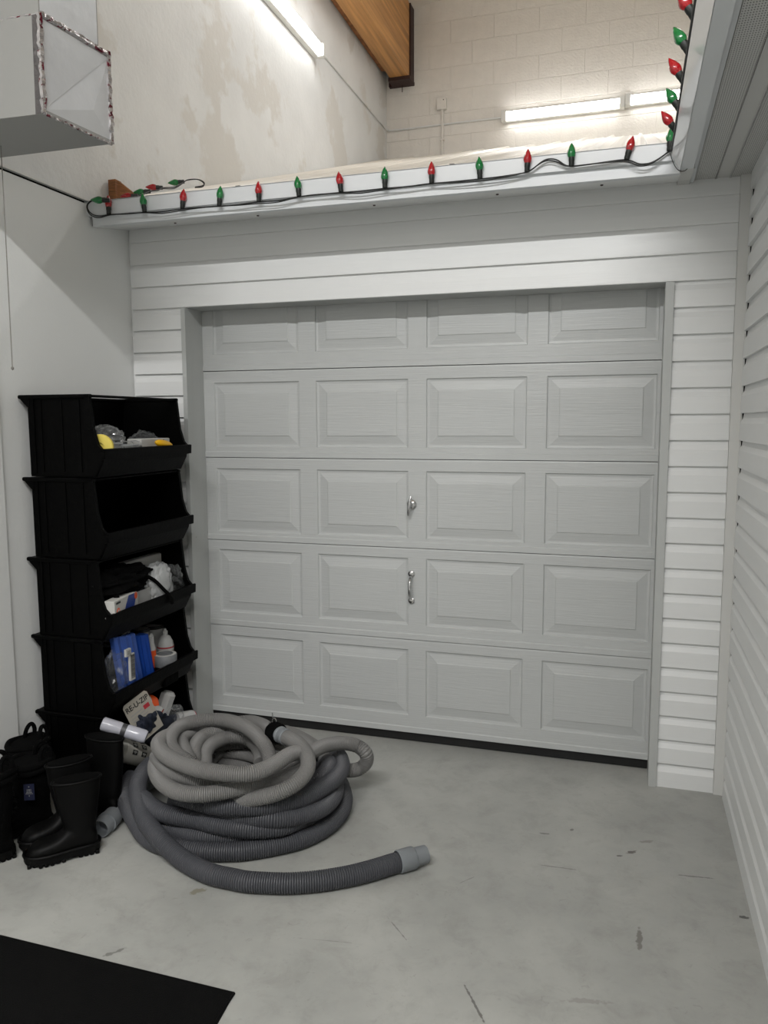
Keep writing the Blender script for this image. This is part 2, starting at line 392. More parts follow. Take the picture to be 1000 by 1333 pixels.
B().box(XL+.018, 1.056, -.288, -.262, 2.349, 2.392).obj('fascia_board', M_fascia, roof)
b = B(); vs = [(XL+.002, -.27, 2.352), (1.06, -.27, 2.352), (1.06, .002, 2.397), (XL+.002, .002, 2.397)]
b.add(vs+[(x, y, z+.004) for x, y, z in vs], [(0, 3, 2, 1), (4, 5, 6, 7), (0, 1, 5, 4)]); b.obj('soffit_panel', M_side, roof)
for x in (-1.02, -.62, -.1, .4, .79):
    B().lathe([(.006, 0), (.005, -.003)], 8, T_at((x, -.15, 2.371))).obj('screw', M_steel, roof)
# eave of the neighbouring enclosure on the right
eave = struct(empty('trim_2', (0, 0, 0)))
vs = []
pr = [(1.028, 2.402), (1.032, 2.402), (1.058, 2.360), (1.100, 2.360), (1.100, 2.398), (1.096, 2.41), (1.03, 2.41)]
b = B(); k = len(pr); vs = [(x, y, z) for y in (-5.8, -.289) for x, z in pr]
fs = [(i, (i+1) % k, k+(i+1) % k, k+i) for i in range(k)]+[tuple(range(k-1, -1, -1)), tuple(range(k, 2*k))]
b.add(vs, fs); b.obj('fascia', M_fascia, eave)
b = B(); b.add([(1.0265, -5.8, 2.403), (1.0265, -.2895, 2.403), (1.0565, -.2895, 2.3585), (1.0565, -5.8, 2.3585)], [(0, 1, 2, 3)])
b.add([(1.0265, -5.8, 2.403), (1.0265, -.2895, 2.403), (1.0265, -.2895, 2.412), (1.0265, -5.8, 2.412)], [(0, 3, 2, 1)])
b.obj('drip_edge', M_gloss, eave)
b = B().box(1.100, 1.106, -5.8, -.02, 2.386, 2.41).box(1.1, 1.118, -5.8, -.02, 2.386, 2.3885); b.obj('channel_trim', M_fascia, eave)
def soffit_strip(x0, x1, m, z=2.398):
    b = B().box(x0, x1, -5.8, -.004, z, z+.003).box(x0, x0+.0025, -5.8, -.004, z-.004, z).box(x1-.0025, x1, -5.8, -.004, z-.004, z)
    b.obj('soffit_strip', m, eave)
soffit_strip(1.104, 1.122, M_soffit, 2.402); soffit_strip(1.122, 1.196, M_vent); soffit_strip(1.198, 1.246, M_soffit); soffit_strip(1.248, XR, M_vent)
b = B().box(1.060, 1.104, -.289, -.004, 2.384, 2.40)
b.add([(1.06, -.289, 2.36), (1.104, -.289, 2.36), (1.104, -.01, 2.39), (1.06, -.01, 2.39), (1.06, -.289, 2.4), (1.104, -.289, 2.4), (1.104, -.01, 2.4), (1.06, -.01, 2.4)],
      [(0, 3, 2, 1), (4, 5, 6, 7), (0, 1, 5, 4), (1, 2, 6, 5), (2, 3, 7, 6), (3, 0, 4, 7)])
b.obj('corner_return', M_soffit, eave)
b = B(); vs = [(1.03, -5.8, 2.412), (1.03, YB, 2.412), (2.6, YB, 2.9), (2.6, -5.8, 2.9)]
b.add(vs+[(x, y, z+.02) for x, y, z in vs], [(0, 1, 2, 3), (7, 6, 5, 4), (0, 4, 5, 1), (0, 3, 7, 4), (1, 5, 6, 2), (2, 6, 7, 3)]).obj('roof_panel', M_roof, eave)

# ------------------------------------------------------------------ garage door
door = struct(empty('door_1', (0, .13, 0)))
ZS = [.046, .494, .923, 1.328, 1.742, 2.16]; PZ = [(.13, .447), (.562, .877), (.967, 1.276), (1.38, 1.688), (1.82, 2.115)]
DX0, DX1 = -1.085, 1.062
xs = [(-1.008+i*.528, -1.008+i*.528+.444) for i in range(4)]
D0 = .13
def strip(b, x0, x1, z0, z1, y=0): b.add([(x0, y, z0), (x1, y, z0), (x1, y, z1), (x0, y, z1)], [(0, 1, 2, 3)])
for s in range(5):
    z0, z1 = ZS[s]+.0007, ZS[s+1]-.0007; pz0, pz1 = PZ[s]
    b = B()
    lip = z0+.03
    # bottom rail rolls back to the joint, then the flat sheet with openings for the raised panels
    strip(b, DX0, DX1, lip, pz0); strip(b, DX0, DX1, pz1, z1-.006)
    b.add([(DX0, 0, lip), (DX1, 0, lip), (DX1, -.004, lip-.004), (DX0, -.004, lip-.004)], [(0, 3, 2, 1)])
    b.add([(DX0, -.004, lip-.004), (DX1, -.004, lip-.004), (DX1, -.004, z0+.002), (DX0, -.004, z0+.002)], [(0, 3, 2, 1)])
    b.add([(DX0, -.004, z0+.002), (DX1, -.004, z0+.002), (DX1, .03, z0), (DX0, .03, z0)], [(0, 3, 2, 1)])
    b.add([(DX0, 0, z1-.006), (DX1, 0, z1-.006), (DX1, .0015, z1), (DX0, .0015, z1), (DX1, .03, z1), (DX0, .03, z1)], [(0, 1, 2, 3), (3, 2, 4, 5)])
    e = [DX0]+[v for p in xs for v in p]+[DX1]
    for i in range(0, 10, 2): strip(b, e[i], e[i+1], pz0, pz1)
    b.f = [f if True else f for f in b.f]
    sec = b.obj('door_section', M_door, door)
    for (x0, x1) in xs:
        pb = B(); ins = [(0, 0), (.004, .0065), (.012, .008), (.016, .0078), (.052, .0015), (.055, -.001), (.06, -.0012)]
        rings = []
        for d_, y_ in ins: rings += [(x0+d_, y_, pz0+d_), (x1-d_, y_, pz0+d_), (x1-d_, y_, pz1-d_), (x0+d_, y_, pz1-d_)]
        fs = [(k*4+j, k*4+(j+1) % 4, k*4+4+(j+1) % 4, k*4+4+j) for k in range(len(ins)-1) for j in range(4)]+[tuple(range(4*len(ins)-4, 4*len(ins)))]
        pb.add(rings, fs); pb.obj('raised_panel', M_door, sec)
B().box(DX0, DX1, .012, .045, .004, .0475).obj('bottom_seal', M_rubber, door)
B().box(DX0, DX1, .032, .05, .047, 2.17).obj('door_back', M_black, door)
# T handle lock and lift handle
lk = B().lathe([(.022, 0), (.022, .003), (.017, .008), (.009, .010), (.009, .026), (.008, .028)], 20, T_at((-.018, -.004, 1.125), rx=math.pi/2)).obj('lock', M_chrome, door, 40)
b = B(); Tm = T_at((-.02, -.033, 1.122), ry=math.radians(8))
b.tube([(0, 0, -.045), (0, -.004, -.03), (0, -.006, 0), (0, -.004, .03), (0, 0, .045)], [.004, .0065, .0085, .0065, .004], 10, Tm)
b.obj('turn_handle', M_chrome, lk, 60)
hd = B()
for z, s_ in ((.805, 1), (.68, -1)):
    hd.lathe([(.015, 0), (.015, .003), (.011, .006), (.004, .007)], 16, T_at((-.019, -.004, z), rx=math.pi/2))
hd.tube([(-.019, -.006, .795), (-.019, -.026, .785), (-.019, -.036, .765), (-.019, -.038, .74), (-.019, -.036, .72), (-.019, -.026, .70), (-.019, -.006, .69)], [.006, .0075, .0075, .0075, .0075, .0075, .006], 10)
hd.obj('lift_handle', M_chrome, door, 50)

# ------------------------------------------------------------------ beam, fixtures, conduit
beam = tag(empty('roof_beam', (-1.18, YB, 4.62)), 'orange-brown laminated timber beam ending on a dark steel shoe under the ceiling', 'beam')
for i in range(17):
    z0 = 4.63+i*.039
    B().box(-1.275-random.random()*.0015, -1.105+random.random()*.0015, -7, YB-.03, z0, z0+.0385).obj('lamination', M_wood, beam).location = (1.18, -YB, -4.62)
b = B().box(-1.29, -1.085, YB-.17, YB+.0, 4.60, 4.63).box(-1.104, -1.09, YB-.12, YB, 4.63, 5.27).box(-1.29, -1.276, YB-.12, YB, 4.63, 5.27)
b.box(-1.32, -1.29, YB-.05, YB, 4.60, 4.70)
b.tube([(-1.19, YB-.05, 4.6), (-1.19, YB-.05, 4.54)], .004, 6)
b.obj('steel_shoe', M_steel, beam).location = (1.18, -YB, -4.62)
b = B().box(-1.345, -1.30, -7, YB-.2, 4.68, 5.25); tag(b.obj('wall_gap_filler', M_wood2), 'dark rough timber ledger between the beam and the left wall', 'timber ledger')
def fixture(loc, rz, L, label, flip=1, tubes=1):
    t = tag(empty('fluorescent_fixture', loc, rz), label, 'light fixture', 'fluorescent strip lights')
    B().box(0, L, -.045, 0, -.045, .045, bev=.004).obj('housing', M_house, t)
    B().lathe([(.019, .045), (.019, L-.045)], 16, T_at((0, -.066, .012), ry=math.pi/2)).obj('tube', M_tube, t, 40)
    B().lathe([(.019, .045), (.019, L-.045)], 16, T_at((0, -.066, -.022), ry=math.pi/2)).obj('tube', M_tube, t, 40)
    for x in (0, L-.045):
        b = B().box(x, x+.045, -.09, -.03, -.05, .042, bev=.004)
        for z in (-.03, -.005, .02): b.box(x+.01, x+.035, -.0912, -.09, z, z+.005)
        b.obj('end_cap', M_house, t)
    return t
fixture((-.262, YB, 4.218), 0, 1.06, 'lit fluorescent strip on the block wall, left one of the joined pair above the roof')
fixture((.80, YB, 4.232), 0, 1.06, 'lit fluorescent strip on the block wall, partly hidden behind the right eave')
fixture((XL+.004, .10, 4.17), math.pi/2, 2.26, 'lit fluorescent strip running along the upper left wall beside the timber beam')
# cable along the left wall, round the corner to the back fixture
b = B().tube([(XL+.012, 2.36, 4.21), (XL+.012, 2.5, 4.225), (XL+.012, 3.2, 4.228), (XL+.012, 4.1, 4.232), (XL+.03, YB-.012, 4.225), (-1.2, YB-.012, 4.222), (-.8, YB-.012, 4.225), (-.26, YB-.012, 4.225)], .0085, 8)
tag(b.obj('wall_cable', M_plaster, smooth=60), 'cream painted cable run linking the left wall light to the back wall light', 'cable')
jb = tag(empty('junction_box', (-.82, YB, 4.40)), 'small square painted electrical box on the block wall with pipe below', 'electrical box')
b = B().box(-.045, .045, -.045, 0, -.05, .05, bev=.005); b.obj('box', M_block, jb)
B().lathe([(.005, 0), (.004, .002)], 8, T_at((.02, -.045, .03), rx=math.pi/2)).obj('screw', M_steel, jb)
b = B().tube([(.005, -.02, -.05), (.005, -.02, -.75)], .012, 10); b.box(-.012, .022, -.036, 0, -.32, -.305); b.obj('conduit', M_block, jb, 60)

# ------------------------------------------------------------------ duct
duct = tag(empty('air_duct', (-1.09, -1.04, 2.44)), 'foil-faced rectangular air duct at the upper left, seams covered with crinkled tape', 'duct')
dl = lambda o: setattr(o, 'location', (1.09, 1.04, -2.44)) or o
z0, z1 = 2.44, 2.728
fr, fl = (-.826, -1.192), (-.797, -.90)
b = B(); poly = [(XL+.012, -1.212), fr, fl, (XL+.012, -.905)]
b.prism([(p[0], p[1]) for p in poly], z0, z1)
dl(b.obj('elbow_box', M_ductb, duct))
# pillowed triangle panel on the end face
b = B(); A_, B_, C_, D_ = Vector((*fr, z0+.012)), Vector((*fl, z0+.012)), Vector((*fl, z1-.012)), Vector((*fr, z1-.012)); nv = (B_-A_).cross(D_-A_).normalized()
ce = A_*.3+B_*.45+C_*.25
b.add([A_, B_, C_, ce+nv*.007], [(0, 1, 3), (1, 2, 3), (2, 0, 3)]); b.add([A_+nv*.0015, C_+nv*.0015, D_+nv*.0015], [(0, 1, 2)]); dl(b.obj('patch_sheet', M_foil, duct))
b = B(); b.prism([(XL+.012, -1.205), (-.834, -1.185), (-.815, -.925), (XL+.012, -.92)], z1, 4.5); dl(b.obj('riser_box', M_ductb, duct))
b = B().add([(-.8335, -1.18, z1+.006), (-.8145, -.93, z1+.006), (-.8145, -.93, 4.49), (-.8335, -1.18, 4.49)], [(0, 1, 2, 3)]); dl(b.obj('foil_sheet', M_foil, duct))
def tape(pts, w_, n_=26):
    b = B()
    for a, c_ in zip(pts[:-1], pts[1:]):
        a, c_ = Vector(a), Vector(c_); P_ = [a.lerp(c_, i/n_)+Vector([random.uniform(-.0018, .0018) for _ in range(3)]) for i in range(n_+1)]
        b.tube(P_, [w_*random.uniform(.7, 1.15) for _ in P_], 6)
    return dl(b.obj('foil_tape', M_tape, duct))
tape([(*fr, z0), (*fr, z1)], .010); tape([(*fl, z0), (*fl, z1)], .011); tape([(*fr, z0), (*fl, z0)], .005); tape([(*fr, z1), (*fl, z1)], .011)
M_taped = mat('dark_foil_tape', '5d5a5a', .3, .7, bump=1, bscale=75); b = B()  # darker grey tape colour for the front edge flap
b.add([(fr[0]-.03, fr[1]-.0022, z0), (fr[0]-.004, fr[1]-.001, z0), (fr[0]-.004, fr[1]-.001, z1), (fr[0]-.026, fr[1]-.0022, z1)], [(0, 1, 2, 3)]); dl(b.obj('tape_flap', M_taped, duct))
tape([(XL+.01, -1.206, z1+.0), (fr[0], fr[1], z1+.0)], .003)
# hanging pull cord
pc = B().tube([(-1.168, -1.0, 2.442), (-1.1695, -1.0, 2.1), (-1.172, -1.0, 1.695)], .0018, 6)
cd = tag(pc.obj('pull_cord', M_wirew), 'thin grey cord hanging down from the duct against the left wall, knotted end', 'cord')
B().lathe([(.002, -.006), (.005, -.002), (.005, .003), (.002, .007)], 8, T_at((-1.172, -1.0, 1.69))).obj('knot', M_wirew, cd)
# ------------------------------------------------------------------ christmas light string
ls = tag(empty('light_string', (-1.3, -.31, 2.38)), 'black string of red and green cone bulbs along both roof edges, tail lying on roof', 'light string')
lo = Vector((1.3, .31, -2.38))
def bulb_protos():
    out = []
    for m, lb in ((M_red, 'red bulb'), (M_green, 'green bulb')):
        b = B(); prof = [(.0085, 0), (.0125, .006), (.0145, .013), (.0145, .02), (.012, .03), (.0075, .041), (.003, .049), (.0008, .052)]
        n_ = 20; vs = []; fs = []
        for r_, z in prof:
            for i in range(n_):
                a = 2*math.pi*i/n_; rr = r_*(1+.07*math.cos(5*a+z*120)); vs.append((rr*math.cos(a), rr*math.sin(a), z))
        for k in range(len(prof)-1):
            for i in range(n_): fs.append((k*n_+i, k*n_+(i+1) % n_, (k+1)*n_+(i+1) % n_, (k+1)*n_+i))
        fs.append(tuple((len(prof)-1)*n_+i for i in range(n_)))
        b.add(vs, fs); o = b.obj('bulb', m, None, 40)
        out.append((o, lb))
    s = B().lathe([(.0085, -.028), (.0095, -.026), (.0095, -.012), (.0105, -.01), (.0105, .002), (.009, .003)], 12).obj('socket', M_sock, None, 30)
    return out, s
bp_, sk = bulb_protos()
def put_bulb(base, direction, red):
    d = Vector(direction).normalized(); q = d.to_track_quat('Z', 'Y')
    src, lb = bp_[0 if red else 1]
    o = bpy.data.objects.new('bulb', src.data); COL.objects.link(o); o.parent = ls; o['label'] = lb
    o.matrix_local = Matrix.Translation(Vector(base)+lo+d*.028) @ q.to_matrix().to_4x4()
    s = bpy.data.objects.new('socket', sk.data); COL.objects.link(s); s.parent = o
fx = [-1.239, -1.062, -.882, -.711, -.532, -.358, -.181, -.003, .18, .363, .534, .691, .878, 1.018]
fz = [2.384, 2.379, 2.379, 2.375, 2.378, 2.383, 2.384, 2.384, 2.385, 2.385, 2.393, 2.398, 2.403, 2.417]
for i, (x, z) in enumerate(zip(fx, fz)):
    put_bulb((x, -.318, z), (random.uniform(-.18, .12) if i not in (12,) else .25, .05, 1), i % 2 == 0 if i < 13 else False)
rb = [((1.030, y_, 2.413), d_, r_) for y_, d_, r_ in ((-.519, (-.6, -.1, .8), True), (-.702, (-.5, .1, .85), False), (-.902, (-.5, 0, .8), True), (-1.085, (-.45, .1, .8), False), (-1.263, (-.45, .1, .8), True), (-1.42, (-.4, 0, .9), False))]
for p, d_, r_ in rb: put_bulb(p, d_, r_)
tb = [((-1.2, -.361, 2.428), (-.9, -.35, .0), False), ((-1.2, -.154, 2.499), (-.9, -.35, -.05), True), ((-1.2, -.056, 2.545), (-.85, -.35, -.1), False), ((-1.2, .046, 2.588), (-.92, -.33, .03), True), ((-1.2, .239, 2.669), (-.85, -.4, -.12), False)]
for p, d_, r_ in tb: put_bulb(p, d_, r_)
wp = [(-1.17, .29, 2.655), (-1.15, .33, 2.67), (-1.15, .35, 2.69), (-1.17, .32, 2.70), (-1.2, .27, 2.685), (-1.2, .239, 2.669), (-1.2, .15, 2.62), (-1.2, .046, 2.588), (-1.19, -.01, 2.56), (-1.2, -.056, 2.545), (-1.2, -.154, 2.499), (-1.23, -.24, 2.463), (-1.26, -.29, 2.453), (-1.31, -.312, 2.453), (-1.345, -.320, 2.43), (-1.33, -.320, 2.395), (-1.29, -.314, 2.381)]
for i, (x, z) in enumerate(zip(fx, fz)):
    wp.append((x, -.314, z))
    if i == 10: wp += [(.56, -.318, 2.405), (.60, -.318, 2.43), (.64, -.318, 2.425), (.665, -.316, 2.405)]
    elif i == 12: wp += [(.92, -.316, 2.383), (.965, -.316, 2.385)]
    elif i < 13: wp.append((x+.08, -.314, z+random.uniform(-.005, .004)))
wp += [(1.022, -.345, 2.412), (1.024, -.43, 2.414), (1.024, -.6, 2.411), (1.024, -.875, 2.413), (1.024, -1.17, 2.41), (1.024, -1.5, 2.41), (1.024, -2.2, 2.41)]
pt = catmull(wp, .008)
b = B().tube([Vector(p)+lo for p in pt], .0026, 6)
w2 = [(x, y-.004, z-.004-.004*math.sin(i*1.3)) for i, (x, y, z) in enumerate(wp)]
b.tube([Vector(p)+lo for p in catmull(w2, .008)], .0024, 6)
b.obj('cord', M_wire, ls, 180)
bpy.data.objects.remove(bp_[0][0]); bpy.data.objects.remove(bp_[1][0]); bpy.data.objects.remove(sk)
# thin loose wire hanging from the right end of the fascia
o = B().tube(catmull([(1.02, -.318, 2.41), (1.035, -.316, 2.37), (1.055, -.312, 2.347), (1.075, -.30, 2.353), (1.08, -.29, 2.362)], .006), .0013, 5).obj('loose_wire', M_dark)
tag(o, 'thin loose dark wire where the two eaves meet', 'wire')
o = B().prism([(-1.345, -.165), (-1.308, -.165), (-1.308, -.12), (-1.345, -.12)], 2.478, 2.578).obj('wood_block', M_wood2)
o2 = B().add([(-1.308, -.15, 2.48), (-1.308, -.12, 2.49), (-1.308, -.12, 2.575), (-1.308, -.15, 2.578), (-1.25, -.06, 2.515), (-1.26, -.03, 2.52)], [(0, 1, 2, 3), (0, 3, 4), (3, 2, 5, 4), (0, 4, 5, 1), (1, 5, 2)]).obj('splintered_end', M_wood2, o)
tag(o, 'small offcut of brown timber standing at the left end of the roof edge', 'wood block')

# ------------------------------------------------------------------ hoses
DARK={'tail':[(0.228,-0.918,0.035),(0.206,-0.935,0.035),(0.162,-0.981,0.035),(0.109,-1.03,0.035),(0.059,-1.067,0.035),(0.008,-1.099,0.035),(-0.05,-1.127,0.035),(-0.1,-1.146,0.035),(-0.167,-1.162,0.035),(-0.217,-1.171,0.035),(-0.264,-1.17,0.035),(-0.342,-1.166,0.035),(-0.435,-1.137,0.035),(-0.52,-1.107,0.048),(-0.594,-1.075,0.068),(-0.672,-1.03,0.089),(-0.728,-0.984,0.11),(-0.779,-0.927,0.125),(-0.819,-0.868,0.14),(-0.84,-0.805,0.155),(-0.837,-0.753,0.17)],
'loop1':[(-0.933,-0.745,0.1),(-0.92,-0.805,0.088),(-0.88,-0.867,0.076),(-0.814,-0.929,0.064),(-0.737,-0.993,0.052),(-0.683,-1.027,0.04),(-0.617,-1.051,0.035),(-0.544,-1.061,0.035),(-0.477,-1.056,0.035),(-0.41,-1.044,0.035),(-0.35,-1.025,0.035),(-0.303,-1.004,0.035),(-0.224,-0.949,0.035),(-0.15,-0.879,0.035),(-0.099,-0.78,0.035),(-0.084,-0.675,0.035),(-0.096,-0.585,0.035),(-0.132,-0.496,0.035),(-0.186,-0.413,0.035)],
'loop2':[(-0.755,-0.919,0.05),(-0.655,-0.968,0.051),(-0.583,-0.982,0.052),(-0.492,-0.995,0.054),(-0.392,-0.979,0.055),(-0.301,-0.948,0.056),(-0.241,-0.911,0.057),(-0.18,-0.856,0.059),(-0.139,-0.778,0.06)],
'loop3':[(-0.758,-0.929,0.12),(-0.691,-0.971,0.118),(-0.634,-0.991,0.116),(-0.573,-0.994,0.113),(-0.492,-0.991,0.111),(-0.406,-1,0.109),(-0.329,-0.994,0.107),(-0.27,-0.977,0.104),(-0.202,-0.936,0.102),(-0.156,-0.862,0.1)],
'loop4':[(-0.626,-0.937,0.14),(-0.532,-0.957,0.14),(-0.45,-0.968,0.14),(-0.364,-0.976,0.14),(-0.313,-0.978,0.14),(-0.217,-0.96,0.14),(-0.153,-0.902,0.132),(-0.103,-0.819,0.124),(-0.094,-0.721,0.116),(-0.119,-0.615,0.108),(-0.173,-0.496,0.1)],
'loop5':[(-0.439,-1.015,0.19),(-0.354,-1.009,0.188),(-0.26,-0.976,0.186),(-0.203,-0.932,0.184),(-0.151,-0.872,0.183),(-0.118,-0.794,0.181),(-0.098,-0.692,0.177),(-0.106,-0.587,0.171),(-0.145,-0.491,0.166),(-0.208,-0.403,0.16)],
'loop6':[(-0.171,-0.767,0.18),(-0.143,-0.709,0.184),(-0.143,-0.622,0.188),(-0.175,-0.55,0.17),(-0.22,-0.5,0.12),(-0.28,-0.46,0.08)]}
LIGHT={'A':[(-0.289,-0.709,0.33),(-0.248,-0.731,0.33),(-0.192,-0.776,0.33),(-0.145,-0.824,0.315),(-0.122,-0.88,0.297),(-0.13,-0.935,0.279),(-0.165,-0.974,0.259),(-0.222,-0.993,0.238),(-0.298,-0.997,0.217),(-0.367,-0.985,0.2),(-0.458,-0.983,0.2),(-0.579,-0.933,0.2)],
'B':[(-0.196,-0.705,0.22),(-0.198,-0.787,0.232),(-0.228,-0.868,0.244),(-0.271,-0.951,0.256),(-0.318,-1.007,0.259),(-0.373,-1.052,0.257),(-0.435,-1.081,0.255),(-0.514,-1.081,0.253),(-0.605,-1.032,0.251),(-0.688,-0.948,0.25),(-0.732,-0.866,0.25),(-0.749,-0.783,0.25)],
'C':[(-0.711,-0.902,0.28),(-0.639,-0.969,0.28),(-0.574,-1.008,0.28),(-0.498,-1.018,0.274),(-0.429,-0.998,0.263),(-0.37,-0.96,0.252),(-0.309,-0.893,0.241),(-0.272,-0.799,0.231),(-0.259,-0.668,0.22)],
'D':[(-0.74,-0.752,0.3),(-0.725,-0.837,0.32),(-0.68,-0.935,0.34),(-0.62,-0.994,0.339),(-0.537,-1.039,0.338),(-0.441,-1.065,0.336),(-0.336,-1.067,0.335),(-0.269,-1.048,0.334),(-0.232,-1.003,0.333),(-0.212,-0.931,0.331),(-0.197,-0.854,0.33),(-0.18,-0.784,0.31),(-0.169,-0.718,0.29),(-0.158,-0.614,0.27),(-0.123,-0.523,0.247),(-0.082,-0.477,0.223),(-0.042,-0.481,0.2),(-0.048,-0.455,0.15),(-0.076,-0.468,0.123),(-0.109,-0.512,0.132),(-0.144,-0.52,0.14)],
'F':[(-0.51,-0.931,0.26),(-0.564,-0.937,0.293),(-0.623,-0.917,0.309),(-0.676,-0.867,0.32),(-0.727,-0.765,0.314),(-0.735,-0.671,0.31),(-0.678,-0.608,0.31),(-0.596,-0.587,0.31),(-0.507,-0.615,0.31),(-0.428,-0.668,0.307),(-0.355,-0.739,0.301),(-0.317,-0.779,0.278),(-0.294,-0.817,0.25)],
'G':[(-0.642,-0.494,0.25),(-0.597,-0.471,0.258),(-0.541,-0.462,0.263),(-0.457,-0.506,0.266),(-0.374,-0.604,0.269),(-0.344,-0.635,0.239),(-0.331,-0.671,0.2)],
'H':[(-0.583,-0.83,0.2),(-0.597,-0.863,0.26),(-0.693,-0.758,0.265),(-0.724,-0.702,0.27),(-0.737,-0.607,0.245),(-0.718,-0.55,0.22)],
'I':[(-0.596,-0.82,0.2),(-0.625,-0.783,0.229),(-0.659,-0.727,0.244),(-0.677,-0.65,0.251),(-0.653,-0.6,0.259),(-0.622,-0.544,0.249),(-0.551,-0.52,0.234),(-0.477,-0.551,0.22)],
'J':[(-0.559,-0.823,0.2),(-0.592,-0.764,0.212),(-0.624,-0.702,0.222),(-0.631,-0.635,0.229),(-0.602,-0.582,0.235),(-0.549,-0.565,0.238),(-0.496,-0.561,0.225),(-0.437,-0.614,0.212),(-0.394,-0.69,0.2)],
'K':[(-0.684,-0.591,0.12),(-0.678,-0.506,0.127),(-0.618,-0.498,0.135),(-0.511,-0.523,0.143),(-0.409,-0.593,0.15)],
'N':[(-0.68,-0.56,0.14),(-0.644,-0.469,0.147),(-0.577,-0.473,0.153),(-0.464,-0.512,0.16)],
'O':[(-0.744,-0.562,0.08),(-0.717,-0.504,0.085),(-0.614,-0.508,0.09),(-0.502,-0.509,0.095),(-0.403,-0.535,0.1)],
'P':[(-0.497,-0.235,0.14),(-0.432,-0.273,0.145),(-0.354,-0.332,0.15),(-0.276,-0.403,0.155),(-0.2,-0.509,0.16)]}

def ribbed(b, pts, R, pitch=.0078, depth=.0038, nseg=18):
    c = catmull(pts, pitch/3)
    r = [R-(depth if i % 3 == 0 else 0) for i in range(len(c))]
    b.tube([tuple(p) for p in c], r, nseg)
    return c
hd_ = tag(empty('dark_hose', (-.5, -.6, 0)), 'dark grey ribbed vacuum hose coiled on the floor, open cuffed end stretching right', 'hose')
ho = Matrix.Translation((.5, .6, 0))
def relo(o): o.location = (.5, .6, 0); return o
b = B(); RD = .033
for k, v in DARK.items():
    c = ribbed(b, v, RD)
# hidden back of the coil joins the loops
def arc(cx, cy, r, a0, a1, z0, z1, n_=14): return [(cx+r*math.cos(math.radians(a0+(a1-a0)*i/n_)), cy+r*.86*math.sin(math.radians(a0+(a1-a0)*i/n_)), z0+(z1-z0)*i/n_) for i in range(n_+1)]
ribbed(b, DARK['loop1'][-2:]+arc(-.53, -.62, .385, 45, 165, .035, .06)[1:]+[(-.92, -.66, .09)], RD)
ribbed(b, arc(-.50, -.66, .33, -15, 190, .075, .08), RD)
ribbed(b, arc(-.49, -.64, .34, 0, 170, .14, .11), RD)
relo(b.obj('hose_tube', M_hoseD, hd_, 34))
def cuffT(a, d): return Matrix.Translation(a) @ Vector(d).to_track_quat('Z', 'Y').to_matrix().to_4x4()
t0, t1 = Vector(DARK['tail'][0]), Vector(DARK['tail'][2])
dr = (t0-t1).normalized(); dr.z = 0
b = B().lathe([(.0345, -.012), (.0375, -.01), (.0375, .045), (.036, .048), (.0315, .05), (.031, .052), (.030, .095), (.0285, .096), (.026, .095), (.025, .03)], 28, cuffT(t0+Vector((0, 0, .003)), dr), cap=False)
relo(b.obj('end_cuff', M_cuff, hd_, 40))
# the other end pokes out beside the boots
e0, e1, e2, e3 = Vector((-.873, -1.03, .036)), Vector((-.885, -.95, .036)), Vector((-.90, -.84, .04)), Vector((-.905, -.76, .05))
b = B(); ribbed(b, [e1, e2, e3, (-.87, -.68, .07), (-.8, -.6, .09)], .028); relo(b.obj('hose_tube', M_cuff, hd_, 180))
b = B().lathe([(.036, .10), (.036, .055), (.0335, .05), (.0335, .004), (.032, 0), (.028, .002), (.027, .08)], 28, cuffT(e0, e1-e0), cap=False)
b.lathe([(.0385, .045), (.0385, .06)], 28, cuffT(e0, e1-e0))
relo(b.obj('end_cuff', M_cuff, hd_, 40))
b = B().lathe([(.0275, .07), (0.001, .0705)], 20, cuffT(e0, e1-e0), cap=False); relo(b.obj('cuff_inside', M_black, hd_))  # black disc plugs the cuff as the dark of its hollow
lh = tag(empty('light_hose', (-.45, -.75, .2)), 'lighter grey ribbed hose coiled on top of the dark hose, black strap near its end', 'hose')
def relo2(o): o.location = (.45, .75, -.2); return o
b = B(); RL = .0275
for k, v in LIGHT.items(): ribbed(b, v, RL if k not in ('N', 'O', 'K') else .024, pitch=.0066, depth=.0032)
ribbed(b, arc(-.50, -.62, .27, 20, 160, .2, .22), RL, .0066, .0032)
ribbed(b, arc(-.47, -.70, .25, -30, 205, .17, .2), RL, .0066, .0032)
relo2(b.obj('hose_tube', M_hoseL, lh, 34))
a0, a1 = Vector(LIGHT['A'][0]), Vector(LIGHT['A'][1]); dA = (a0-a1).normalized()
b = B().lathe([(.029, -.03), (.030, -.028), (.030, -.018), (.029, -.016), (.029, .0), (.031, .002), (.031, .03), (.028, .032)], 24, cuffT(a0+dA*.012, dA))
relo2(b.obj('end_cuff', M_cuff, lh, 40))
b = B()
for s in range(7):
    cpos = a0+dA*(.028+.006*s)
    b.tube([tuple(cuffT(cpos, dA) @ Vector((.033*math.cos(a), .033*math.sin(a), .002*math.sin(3*a)))) for a in np.linspace(0, 2*math.pi, 20)[:-1]], .006, 6, closed=True)
b.tube(catmull([tuple(a0+dA*.05+Vector((-.01, 0, .01))), tuple(a0+Vector((-.055, -.01, -.02))), tuple(a0+Vector((-.06, -.04, -.08))), tuple(a0+Vector((-.035, -.05, -.12)))], .006), .011, 8)
relo2(b.obj('wound_strap', M_cloth, lh, 180))
hk = a0+dA*.055+Vector((.0, .0, .03))
b = B().tube([tuple(hk+Vector((.008*math.cos(a), 0, .012*math.sin(a)+.012))) for a in np.linspace(0, 2*math.pi, 16)[:-1]], .0018, 6, closed=True)
b.tube([tuple(hk+Vector((.012*math.cos(a)-.012, .004, .006*math.sin(a)+.0))) for a in np.linspace(0, 2*math.pi, 16)[:-1]], .0016, 6, closed=True)
